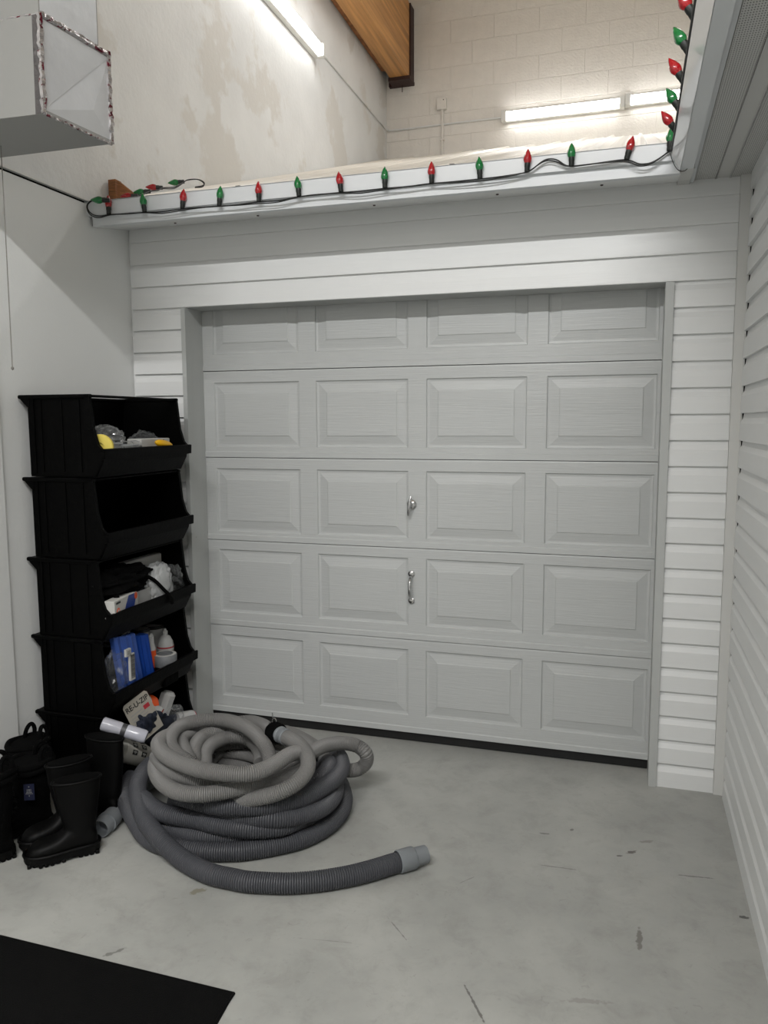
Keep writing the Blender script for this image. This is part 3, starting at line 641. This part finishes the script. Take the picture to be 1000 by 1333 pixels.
b.tube([tuple(hk+Vector((-.006, 0, .024))), tuple(hk+Vector((-.008, 0, .045)))], .0016, 6)
relo2(b.obj('metal_clip', M_chrome, lh, 60))
# ------------------------------------------------------------------ stacked hopper bins
def plate_y(b, poly, y0, y1):
    n_ = len(poly); vs = [(x, y0, z) for x, z in poly]+[(x, y1, z) for x, z in poly]
    b.add(vs, [tuple(range(n_)), tuple(range(2*n_-1, n_-1, -1))]+[(i, n_+i, n_+(i+1) % n_, (i+1) % n_) for i in range(n_)])
Y0, Y1 = -.785, -.17
def make_bin(label):
    t = tag(empty('storage_bin', (-1.16, -.4775, 0)), label, 'storage bin', 'stacked black hopper bins')
    off = Vector((1.16, .4775, 0))
    def fin(b, name, par=t, sm=None):
        o = b.obj(name, M_binp, par, sm); o.location = off if par is t else (0, 0, 0); return o
    side = [(-1.300, .306), (-1.316, .012), (-1.31, .004), (-1.012, .004), (-.985, .055), (-.975, .085), (-.985, .10), (-1.005, .13), (-1.02, .18), (-1.033, .306)]
    for y0, y1 in ((Y0+.012, Y0+.016), (Y1-.016, Y1-.012)):
        b = B(); plate_y(b, side, y0, y1); ys = -1 if y0 < -.4 else 1; yo = y0 if ys < 0 else y1
        for x in (-1.255, -1.16, -1.08): b.box(x-.004, x+.004, min(yo, yo+ys*.003), max(yo, yo+ys*.003), .02, .295)
        b.box(-1.312, -1.285, min(yo, yo+ys*.004), max(yo, yo+ys*.004), .012, .30)
        s_ = fin(b, 'side_wall')
        f = B(); e = [(-1.026, .312), (-1.012, .18), (-.995, .125), (-.972, .10), (-.964, .072)]
        for (xa, za), (xb, zb) in zip(e[:-1], e[1:]):
            plate_y(f, [(xa, za), (xb, zb), (xb-.022, zb-.006), (xa-.022, za)], yo+ys*.012, yo-ys*.003) if ys > 0 else plate_y(f, [(xa, za), (xb, zb), (xb-.022, zb-.006), (xa-.022, za)], yo-.012, yo+.003)
        fin(f, 'edge_flange', s_)
    b = B(); b.box(-1.318, -1.012, Y0+.016, Y1-.016, .0, .006); fin(b, 'bin_floor')
    b = B(); plate_y(b, [(-1.300, .306), (-1.316, .006), (-1.312, .006), (-1.296, .306)], Y0+.012, Y1-.012); fin(b, 'back_wall')
    b = B(); plate_y(b, [(-1.012, .0), (-.982, .055), (-.975, .085), (-.979, .085), (-.987, .055), (-1.018, .006)], Y0+.012, Y1-.012)
    plate_y(b, [(-.964, .070), (-.962, .108), (-.968, .110), (-.986, .104), (-.984, .098), (-.970, .10), (-.970, .070)], Y0, Y1)
    fin(b, 'front_lip')
    b = B(); b.box(-1.352, -1.022, Y0, Y0+.02, .300, .315, bev=.003).box(-1.352, -1.022, Y1-.02, Y1, .300, .315, bev=.003).box(-1.352, -1.285, Y0+.003, Y1-.003, .300, .313, bev=.003)
    b.box(-1.06, -1.026, Y0+.003, Y1-.003, .304, .313, bev=.003)
    for y in (Y0+.006, Y1-.01): plate_y(b, [(-1.345, .30), (-1.30, .30), (-1.303, .262), (-1.315, .27)], y, y+.004)
    fin(b, 'rim')
    return t
def copy_tree(o, parent=None):
    c = o.copy(); COL.objects.link(c)
    if parent: c.parent = parent
    for ch in list(o.children): copy_tree(ch, c)
    return c
BL = ['topmost black stacking bin, holding clear bags and yellow pieces', 'second black bin from the top of the stack, empty inside', 'middle black bin of the stack, holding a white tote and black cloth',
      'second black bin from the floor, holding blue sheets and bottles', 'lowest black bin on the floor, full of rolls and packets']
p0 = make_bin(BL[0]); BZ = [1.604-.313, 1.286-.313, .969-.313, .655-.313, .342-.313]
p0.location.z = BZ[0]
for i in range(1, 5):
    c = copy_tree(p0); c.location.z = BZ[i]; c['label'] = BL[i]
# ------------------------------------------------------------------ things in the bins
def crinkle(name, c, s, m, label, cat, group=None, amp=.22, seed=0, parent=None, rz=0):
    """a crumpled bag: a sphere-like sheet pushed into ridges"""
    b = B(); nu, nv = 60, 36; rnd = np.random.RandomState(seed); ks = rnd.normal(size=(7, 3))*3.2; ph = rnd.uniform(0, 6, 7)
    vs = []
    for j in range(nv+1):
        th = math.pi*j/nv
        for i in range(nu):
            a = 2*math.pi*i/nu; p = np.array([math.sin(th)*math.cos(a), math.sin(th)*math.sin(a), math.cos(th)])
            p = np.sign(p)*np.abs(p)**.75
            f = 1+amp*sum(abs(math.sin(ks[q]@p+ph[q]))-.6 for q in range(7))/2.2+amp*.18*sum(abs(math.sin(ks[q]@p*3.1+ph[q]*2))-.6 for q in range(7))/2.2
            vs.append(p*f*np.array(s))
    fs = [(j*nu+i, (j+1)*nu+i, (j+1)*nu+(i+1) % nu, j*nu+(i+1) % nu) for j in range(nv) for i in range(nu)]
    b.add(vs, fs, T_at(c, rz=rz) if parent is None else T_at(c, rz=rz)); o = b.obj(name, m, parent, 35)
    if parent is None: tag(o, label, cat, group)
    return o
Z1 = BZ[0]; Z3 = BZ[2]; Z4 = BZ[3]; Z5 = BZ[4]
# top bin
crinkle('plastic_bag', (-1.06, -.66, 1.43), (.05, .09, .055), M_clear, 'crumpled clear plastic bag at the left of the topmost bin', 'plastic bag', seed=1)
crinkle('plastic_bag', (-1.06, -.50, 1.385), (.045, .07, .04), M_clear, 'crumpled clear bag in the middle of the topmost bin', 'plastic bag', seed=2)
crinkle('plastic_bag', (-1.12, -.30, 1.40), (.05, .07, .055), M_clear, 'crumpled clear bag behind the white box in the topmost bin', 'plastic bag', seed=3)
o = B().lathe([(.0, -.012), (.046, -.012), (.05, -.008), (.05, .008), (.046, .012), (.018, .012), (.016, .006), (0, .006)], 28, T_at((-1.02, -.735, 1.405), rx=math.pi/2, rz=.35)).obj('tape_roll', M_yel2, None, 40)
tag(o, 'pale yellow round roll standing at the left of the topmost bin', 'tape roll')
def open_tray(name, x0, x1, y0, y1, z0, z1, m, label, cat, T=None):
    b = B(); t_ = .003
    b.box(x0, x1, y0, y1, z0, z0+t_, T).box(x0, x0+t_, y0, y1, z0, z1, T).box(x1-t_, x1, y0, y1, z0, z1, T).box(x0, x1, y0, y0+t_, z0, z1, T).box(x0, x1, y1-t_, y1, z0, z1, T)
    b.box(x0-.004, x1+.004, y0-.004, y0, z1-.006, z1, T).box(x0-.004, x1+.004, y1, y1+.004, z1-.006, z1, T).box(x1, x1+.004, y0, y1, z1-.006, z1, T)
    return tag(b.obj(name, m), label, cat)
open_tray('plastic_tray', -1.13, -1.022, -.715, -.60, Z1+.008, 1.420, M_white, 'small white plastic tray under the left bag in the topmost bin', 'tray')
open_tray('plastic_tray', -1.13, -1.022, -.595, -.47, Z1+.008, 1.410, M_clear2, 'frosted tray beside the white tray in the topmost bin', 'tray')
bx = tag(empty('white_box', (-1.06, -.36, Z1+.007)), 'white cardboard box with black mark at the right of the topmost bin', 'box')
B().box(-.035, .035, -.10, .115, 0, .133, bev=.003).obj('carton', M_card, bx)
B().box(.0352, .0358, .045, .06, .107, .124).box(.0352, .0358, .063, .068, .112, .128).obj('printed_mark', M_dark, bx)
o = B().lathe([(0, -.062), (.01, -.06), (.015, -.04), (.017, 0), (.015, .03), (.008, .05), (0, .054)], 16, T_at((-.990, -.355, 1.408), rx=math.pi/2-.15)).obj('yellow_knob', M_yel, None, 50)
tag(o, 'bright yellow plastic piece lying on the front lip of the topmost bin', 'plastic piece')
# third bin
open_tray('white_tote', -1.20, -1.022, -.765, -.40, Z3+.008, .80, M_white, 'white plastic tote in the middle bin, black cloth lying in it', 'tote')
cl = crinkle('black_cloth', (-1.09, -.59, .85), (.085, .16, .06), M_cloth, 'bundled black cloth with straps on the white tote in the middle bin', 'cloth bundle', seed=5, amp=.3)
B().tube(catmull([(-1.02, -.48, .86), (-1.0, -.44, .83), (-.975, -.41, .785), (-.955, -.39, .75), (-.952, -.385, .72)], .006), .008, 8).obj('strap', M_cloth, cl, 60)
B().tube(catmull([(-1.02, -.70, .84), (-1.0, -.70, .81), (-.995, -.70, .78)], .006), .011, 8).obj('strap', M_cloth, cl, 60)
gb = tag(empty('glove_box', (-.995, -.665, .80)), 'white carton with blue and orange print at the left of the middle bin', 'box')
Tg = Matrix.Rotation(.18, 4, 'Z')
B().box(-.03, .012, -.105, .105, -.06, .012, Tg, bev=.002).obj('carton', M_card, gb)
B().add([(.0125, -.03, -.058), (.0125, .06, -.058), (.0125, .095, .006), (.0125, .02, .01), (.0125, -.005, -.02)], [(0, 1, 2, 3, 4)], Tg).obj('blue_print', mat('blue_print', '16357e', .5), gb)
for r0, yy, zz in ((.013, -.075, -.032), (.014, .085, -.005)):
    B().lathe([(r0, 0), (r0, .0008)], 14, Tg @ T_at((.0122, yy, zz), ry=math.pi/2)).obj('orange_print', M_orange, gb)
B().box(.0125, .013, -.092, -.055, -.004, .004, Tg).obj('print_line', M_dark, gb)
b = B().lathe([(.006, 0), (.006, .0016)], 12, Tg @ T_at((.0122, -.075, -.032), ry=math.pi/2)); b.obj('print_centre', M_card, gb)
o = B().box(-1.16, -1.12, -.50, -.195, .70, .905, bev=.004).obj('flat_carton', M_card); tag(o, 'tall flat white carton at the back right of the middle bin', 'carton')
crinkle('packaging_bag', (-1.04, -.36, .80), (.04, .085, .085), M_clear2, 'milky plastic packet with printed label in the middle bin', 'plastic packet', seed=8, amp=.15)
crinkle('packaging_bag', (-1.05, -.24, .79), (.04, .06, .07), M_clear, 'shiny clear packet at the right of the middle bin', 'plastic packet', seed=9, amp=.25)
b = B()
for i in range(4):
    for j in range(4):
        if (i*3+j*5) % 3: b.box(-.9985, -.998, -.425+i*.011, -.416+i*.011, .835+j*.009, .842+j*.009)
b.box(-1.0, -.9995, -.345, -.325, .80, .83); o = b.obj('printed_label', M_dark); tag(o, 'small black square code-like print on the milky packet in the middle bin', 'printed label')
bpy.data.objects.remove(o)
# fourth bin
def sheet_roll(name, m, y0, y1, z1, x, label, lean=0, th=.02):
    b = B(); n_ = 14
    prof = [(x+.018*math.sin(i/n_*math.pi)+.006*math.sin(i*1.7), y0+(y1-y0)*i/n_) for i in range(n_+1)]
    poly = prof+[(px-th, py) for px, py in reversed(prof)]
    b.prism(poly, Z4+.01, z1, Matrix.Translation((0, 0, 0)) @ Matrix.Shear('XY', 4, (0, 0)))
    vs = [(v[0], v[1]+(v[2]-.4)*lean, v[2]-(v[1]-y0)*.12*(v[2] > .5)) for v in b.v]; b.v = vs
    o = b.obj(name, m, None, 40); return tag(o, label, 'folder')
sheet_roll('blue_folder', M_blue2, -.645, -.50, .645, -1.03, 'larger light-blue folded plastic sheet standing in the second bin from the floor', -.2)
sheet_roll('blue_folder', M_blue, -.497, -.425, .612, -1.03, 'narrower deep-blue folded sheet beside the larger blue one', -.2, .035)
def can(loc, r, h, m, mlid, name, label, cat, inner=True):
    t = tag(empty(name, loc), label, cat)
    B().lathe([(r*.96, 0), (r, .004), (r, h-.006), (r*.97, h)], 24).obj('body', m, t, 40)
    B().lathe([(r*1.03, h-.012), (r*1.03, h), (r*.95, h+.002), (r*.9, h-.004), (0.001, h-.004)], 24, cap=False).obj('lid', mlid, t, 40)
    return t
can((-1.17, -.31, Z4+.007), .040, .225, M_grey, M_dark, 'grey_can', 'grey can with dark lid at the back of the second bin from the floor', 'can')
can((-1.17, -.20, Z4+.007), .042, .213, M_white, M_dark, 'white_can', 'white can with dark lid at the back right of the second bin from the floor', 'can')
def bottle(loc, r, h, mb, ml, label, band=None):
    t = tag(empty('bottle', loc), label, 'bottle')
    B().lathe([(r*.9, 0), (r, .004), (r, h*.62), (r*.9, h*.72), (r*.6, h*.83), (.012, h*.86), (.011, h*.88)], 24).obj('body', mb, t, 40)
    B().lathe([(.012, h*.86), (.012, h*.95), (.007, h*.965), (.005, h), (.002, h)], 16).obj('cap', M_white, t, 40)
    if band: B().lathe([(r*1.01, h*.6), (r*1.01, h*.63)], 24).obj('red_band', M_redp, t, 40); B().lathe([(r*1.005, h*.12), (r*1.005, h*.55)], 24).obj('label_sheet', M_grey, t, 40)
    else: B().lathe([(r*1.01, h*.1), (r*1.01, h*.68)], 24).obj('orange_wrap', M_orange, t, 40)
bottle((-1.06, -.392, Z4+.007), .019, .233, M_white, None, 'small orange-wrapped bottle with white cap beside the blue sheets')
bottle((-1.085, -.245, Z4+.007), .038, .215, M_white, None, 'white bottle with red band and grey label, right of the orange one', True)
t = tag(empty('tape_reel', (-1.02, -.352, Z4+.09)), 'grey tape reel with pale top in front of the white bottle', 'tape roll')
B().lathe([(.05, 0), (.052, .003), (.052, .047), (.05, .05), (.034, .05), (.034, .045), (.001, .045)], 28, cap=False).obj('tape', mat('grey_tape', '6c6e70', .5), t, 40)
B().lathe([(.049, .0505), (.036, .0515)], 28, cap=False).obj('paper_ring', M_card, t, 40)
tag(B().box(-1.07, -.985, -.41, -.30, Z4+.007, Z4+.089, bev=.004).obj('dark_box', M_cloth), 'low dark block carrying the grey tape reel', 'box')
crinkle('parts_bag', (-1.035, -.685, .50), (.03, .055, .075), M_clear, 'clear bag of small dark parts leaning left of the blue folded sheets', 'plastic bag', seed=11, amp=.25)
b = B()
for i in range(16): b.box(-.9805, -.98, -.655, -.630, .470+i*.0062, .4725+i*.0062+.001*(i % 3))
bc = tag(empty('barcode_card', (-.985, -.64, .50)), 'white barcode tag on the parts bag, second bin from the floor', 'tag'); bo = b.obj('barcode', M_dark, bc); bo.location = (.985, .64, -.50)
B().box(-.006, .004, -.042, -.010, .065, .095).box(-.006, .004, -.018, .012, -.04, .07).obj('card', M_card, bc)
B().box(.0045, .005, -.036, -.016, .072, .089).obj('printed_square', M_grey, bc)
crinkle('plastic_bag', (-1.10, -.60, .62), (.05, .06, .035), M_clear, 'clear bag lying behind the blue sheets', 'plastic bag', seed=12)
b = B().add([(-.99, -.74, .43), (-.975, -.66, .445), (-.975, -.65, .475), (-.99, -.73, .47)], [(0, 1, 2, 3), (3, 2, 1, 0)])
# lowest bin
cp = tag(empty('packet_card', (-.955, -.63, .31)), 'off-white blister card printed RE-U-ZIP leaning out of the lowest bin', 'packet')
Tc = T_at((0, 0, 0), rz=math.radians(76)) @ Matrix.Rotation(math.radians(-17), 4, 'Y') @ Matrix.Rotation(math.radians(76), 4, 'X')
b = B(); b.prism([(-.065, -.095), (.065, -.095), (.065, .07), (.055, .08), (-.055, .08), (-.065, .07)], -.001, .0015, Tc); b.obj('card', mat('offwhite_card', '969187', .6), cp)
text('lettering', 'RE-U-ZIP', .031, M_dark, cp, Tc @ Matrix.Translation((0, .052, .002)))
b = B()
for i in range(5): b.box(-.05, -.05+.06+.02*((i*7) % 3)/2, .02-i*.013, .025-i*.013, .0016, .002, Tc)
b.obj('print_lines', M_grey, cp)
B().box(.02, .05, .012, .03, .0016, .002, Tc).obj('red_mark', M_redp, cp)
crinkle('blister', (-.955+.95, -.60+.63-.0, .27-.31), (.035, .07, .04), M_navy, None, None, seed=14, amp=.3, parent=cp)
def roll(loc, d, r, h, m, mend, name, label, cat='roll', cap=True):
    t = tag(empty(name, loc), label, cat); T = Vector(d).to_track_quat('Z', 'Y').to_matrix().to_4x4()
    B().lathe([(r*.93, 0), (r, .004), (r, h-.004), (r*.95, h)], 26, T).obj('wrap', m, t, 40)
    B().lathe([(r*.9, h), (r*.9, h+.004), (r*.55, h+.004), (r*.5, h-.004), (.001, h-.004)], 26, T, cap=False).obj('end_disc', mend, t, 40)
    return t
t = roll((-1.08, -.545, .30), (.55, .80, -.2), .048, .10, M_white, M_orange, 'white_roll', 'large white roll with bright orange end at the top of the lowest bin')
B().lathe([(.0485, .085), (.0485, .1), (.04, .118), (.001, .12)], 26, Vector((.55, .80, -.2)).to_track_quat('Z', 'Y').to_matrix().to_4x4()).obj('orange_cap', M_orange, t, 40)
roll((-1.05, -.50, .285), (.80, .28, -.5), .042, .085, M_white, mat('dark_orange_core', '7d2a14', .6), 'white_roll', 'white roll with dark orange core facing forward in the lowest bin')
t = tag(empty('white_canister', (-1.03, -.35, .25)), 'faceted white canister standing behind the rolls in the lowest bin', 'canister')
B().lathe([(.03, -.06), (.034, -.05), (.034, .045), (.022, .058)], 8, T_at((0, 0, 0), rx=-.3, ry=.25)).obj('body', M_white, t)
roll((-1.015, -.285, .155), (.45, .85, -.12), .032, .085, M_white, M_redp, 'white_roll', 'white roll with red end at the right of the lowest bin')
crinkle('plastic_bag', (-1.0, -.335, .19), (.035, .05, .045), M_clear, 'crumpled clear wrap between the rolls in the lowest bin', 'plastic bag', seed=21)
crinkle('dark_packet', (-1.0, -.46, .17), (.035, .12, .05), M_navy, 'dark blue soft packet low in the lowest bin', 'packet', seed=22)
t = tag(empty('wrapped_bottle', (-.985, -.845, .352)), 'shiny white wrapped bottle lying across the left edge of the lowest bin', 'wrapped roll')
dv = Vector((.159, .06, -.062)).normalized(); T = dv.to_track_quat('Z', 'Y').to_matrix().to_4x4()
B().lathe([(.022, 0), (.026, .004), (.026, .07), (.024, .078)], 24, T).obj('wrap', mat('shiny_wrap', 'a3a3ab', .2, bump=.6, bscale=30), t, 40)
B().lathe([(.0245, .077), (.0245, .096)], 24, T).obj('dark_neck', mat('dark_neck_plastic', '3a3a3c', .5), t, 40)
B().lathe([(.024, .095), (.026, .10), (.026, .165), (.022, .175)], 24, T).obj('wrap', mat('shiny_wrap_b', 'a8a9b2', .2, bump=.6, bscale=30), t, 40)
t = tag(empty('printed_tin', (-.945, -.80, .235)), 'pale tin printed with dark squares, lying under the wrapped bottle', 'tin')
dv = Vector((.12, .8, -.48)).normalized(); T = dv.to_track_quat('Z', 'Y').to_matrix().to_4x4()
B().lathe([(.042, 0), (.046, .006), (.046, .12), (.040, .15), (.02, .165)], 26, T).obj('body', mat('pale_tin', '8c8a83', .5), t, 40)
b = B()
for i in range(-2, 6):
    for j in range(2):
        a = i*.62
        Tp = T @ Matrix.Rotation(a, 4, 'Z') @ Matrix.Translation((.0462, 0, .04+j*.055)); b.box(-.001, .0006, -.009, .009, -.014, .014, Tp); 
b.obj('printed_squares', M_dark, t)
b = B()
for i in range(-2, 6):
    for j in range(2):
        Tp = T @ Matrix.Rotation(i*.62, 4, 'Z') @ Matrix.Translation((.0466, 0, .04+j*.055)); b.box(-.001, .0006, -.005, .001, -.009, .009, Tp).box(-.001, .0006, -.006, .006, -.002, .002, Tp)
b.obj('printed_signs', M_grey, t)
# ------------------------------------------------------------------ boots
def bake(b, voxel, smooth_it, name):
    me = bpy.data.meshes.new('tmp'); me.from_pydata(b.v, [], b.f); o = bpy.data.objects.new('tmp', me); COL.objects.link(o)
    m1 = o.modifiers.new('r', 'REMESH'); m1.mode = 'VOXEL'; m1.voxel_size = voxel
    m2 = o.modifiers.new('s', 'SMOOTH'); m2.iterations = smooth_it; m2.factor = .6
    r_ = bpy.data.meshes.new_from_object(o.evaluated_get(bpy.context.evaluated_depsgraph_get())); bpy.data.objects.remove(o)
    r_.name = name; r_.shade_smooth(); return r_
def foot_solid(b, st, z0=.018):
    n_ = 20; vs = []; fs = []
    for (x, hw, zt) in st:
        for i in range(n_):
            a = 2*math.pi*i/n_; c_, s_ = math.cos(a), math.sin(a)
            vs.append((x, hw*math.copysign(abs(c_)**.7, c_), (z0+zt)/2+(zt-z0)/2*math.copysign(abs(s_)**.75, s_)))
    for k in range(len(st)-1):
        for i in range(n_): fs.append((k*n_+i, k*n_+(i+1) % n_, (k+1)*n_+(i+1) % n_, (k+1)*n_+i))
    fs.append(tuple(range(n_-1, -1, -1))); fs.append(tuple((len(st)-1)*n_+i for i in range(n_)))
    b.add(vs, fs)
def shaft_solid(b, st, n_=28):
    vs = []; fs = []
    for (x, z, rx, ry) in st:
        for i in range(n_):
            a = 2*math.pi*i/n_; vs.append((x+rx*math.cos(a), ry*math.sin(a), z))
    for k in range(len(st)-1):
        for i in range(n_): fs.append((k*n_+i, k*n_+(i+1) % n_, (k+1)*n_+(i+1) % n_, (k+1)*n_+i))
    fs.append(tuple(range(n_-1, -1, -1))); fs.append(tuple((len(st)-1)*n_+i for i in range(n_)))
    b.add(vs, fs)
FT = [(-.066, .018, .06), (-.06, .031, .09), (-.04, .036, .115), (0, .038, .12), (.035, .04, .105), (.065, .044, .084), (.095, .047, .077), (.125, .046, .073), (.147, .038, .064), (.16, .026, .050), (.166, .010, .035)]
SOLE = [(-.074, .0), (-.07, .02), (-.053, .036), (-.02, .040), (.02, .041), (.06, .048), (.1, .052), (.13, .049), (.154, .038), (.17, .021), (.174, 0)]
def sole_mesh():
    b = B(); out = []
    up = SOLE
    poly = up+[(x, -y) for x, y in reversed(up[1:-1])]; poly = poly[::-1]
    def sc(k): return [(x*k if x > 0 else x*k, y*k) for x, y in poly]
    b.prism(sc(1.0), .016, .036); b.prism(sc(.985), .012, .017)
    for x in np.arange(-.066, -.01, .018): b.box(x, x+.013, -.036, .036, 0, .014, bev=.002)
    for x in np.arange(.045, .155, .018):
        h = .048 if x < .125 else .034
        b.box(x, x+.012, -h, h, .004 if x < .07 else 0, .014, bev=.002)
    b.box(-.066, .15, -.034, .034, .008, .014)
    return b
def rubber_boot(label, loc, rz, H=.30, group='rubber boots', sx=1, m=M_boot, tilt=0, w_=1):
    t = tag(empty('rubber_boot', loc, rz), label, 'boot', group); t.rotation_euler[1] = tilt
    b = B(); foot_solid(b, FT)
    shaft_solid(b, [(-.014, .05, .046, .035), (-.010, .10, .054*w_, .038), (-.008, .16, .064*w_, .038*w_), (-.006, .22, .074*w_, .038*w_), (-.006, H, .080*w_, .036*w_)])
    me = bake(b, .0055, 6, 'upper'); me.materials.append(m); link('upper', me, t)
    rim = B().tube([(-.006+.080*w_*math.cos(a), .036*w_*math.sin(a), H-.004) for a in np.linspace(0, 2*math.pi, 30)[:-1]], .0045, 8, closed=True)
    rim.obj('rim_band', m, t, 180)
    B().lathe([(.001, H+.0012), (.9, H+.0012)], 26, Matrix.Translation((-.006, 0, 0)) @ Matrix.Diagonal((.080*w_, .036*w_, 1, 1)), cap=False).obj('opening', M_black, t)  # top is closed, black disc stands in for the shaded inside
    s_ = sole_mesh().obj('sole', M_boot, t)
    hb = B().tube([(x, y, .038) for x, y in SOLE+[(x, -y) for x, y in reversed(SOLE[1:-1])]], .005, 6, closed=True)
    hb.obj('welt', M_boot, s_, 60)
    return t
rubber_boot('nearest black rubber boot, beside the open hose end', (-.885, -1.135, .0), math.radians(-136), .275)
rubber_boot('black rubber boot just behind and left of the nearest one', (-.985, -1.05, 0), math.radians(-128), .29)
rubber_boot('taller black rubber boot standing against the lowest bin, behind the nearest boot', (-.945, -.895, 0), math.radians(180), .325)
def winter_boot(label, loc, rz, H=.26, patch=False):
    t = tag(empty('winter_boot', loc, rz), label, 'boot', 'winter boots')
    b = B(); foot_solid(b, FT); shaft_solid(b, [(-.012, .05, .05, .04), (-.005, .12, .06, .05), (-.004, .18, .068, .058), (-.004, H, .072, .062)])
    me = bake(b, .0055, 5, 'upper'); me.materials.append(M_bootc); link('upper', me, t)
    sole_mesh().obj('sole', M_boot, t)
    c = B()
    for z in (H, H-.02): c.tube([(-.004+.076*math.cos(a), .066*math.sin(a), z+.003*math.sin(4*a)) for a in np.linspace(0, 2*math.pi, 30)[:-1]], .012, 8, closed=True)
    c.obj('padded_cuff', M_bootc, t, 180)
    B().lathe([(.001, H+.004), (.9, H+.004)], 24, Matrix.Translation((-.004, 0, 0)) @ Matrix.Diagonal((.072, .062, 1, 1)), cap=False).obj('opening', M_black, t)  # black disc over the closed top, painted dark like a hollow
    for s in (-1, 1):
        B().tube(catmull([(-.06+.0*s, s*.03, H-.03), (-.07, s*.032, H+.03), (-.05, s*.03, H+.055), (-.03, s*.036, H+.03), (-.03, s*.05, H-.03)], .006), [.008]*0 or .008, 8).obj('pull_loop', M_bootc, t, 180)
    l_ = B()
    for z in np.arange(.10, H-.05, .022):
        l_.tube(catmull([(.045+.03*max(0, .17-z)*4, -.03, z), (.068+.05*max(0, .17-z)*4, 0, z+.008), (.045+.03*max(0, .17-z)*4, .03, z)], .006), .003, 6)
    l_.obj('laces', M_bootc, t, 180)
    return t
winter_boot('black winter boot at the left frame edge, toe forward', (-1.135, -1.26, 0), math.radians(-120), .315)
wbt = winter_boot('black padded winter boot carrying a small navy label', (-1.16, -1.04, 0), math.radians(-125), .262)
winter_boot('black winter boot furthest back by the left wall', (-1.275, -.92, 0), math.radians(-95), .27)
pz = tag(empty('navy_tag', (-1.10, -1.115, .185)), 'small navy cloth tag with white emblem hanging on the dark boots', 'tag')
Tt = T_at((0, 0, 0), rz=math.radians(25)) @ Matrix.Rotation(math.radians(90), 4, 'X')
B().box(-.018, .018, -.030, .030, -.001, .001, Tt).obj('cloth', M_navyl, pz)
b = B()
for x0, x1, y0, y1 in [(-.010, .010, -.002, 0), (-.007, -.0055, -.002, .012), (.0055, .007, -.002, .012), (-.003, .003, .008, .0095), (-.002, -.0005, .002, .012), (.0015, .0028, .002, .012), (-.013, .013, -.0065, -.005), (-.0012, .0012, -.016, -.011), (-.002, .002, .019, .022)]: b.box(x0, x1, y0, y1, .001, .0014, Tt)
b.obj('emblem', M_grey, pz)
# ------------------------------------------------------------------ mat
b = B(); poly = [(-2.0+.7, -1.575), (-.036, -1.593), (-.022, -1.75), (-.01, -2.6), (-1.3, -2.6)]
b.prism(poly[::-1], .0, .004); b.tube([(-1.3, -1.575, .003), (-.036, -1.593, .003)], .003, 6); b.tube([(-.036, -1.593, .003), (-.01, -2.6, .003)], .003, 6)
tag(b.obj('floor_mat', M_mat), 'thin black rubber mat lying on the concrete at the lower left', 'mat')
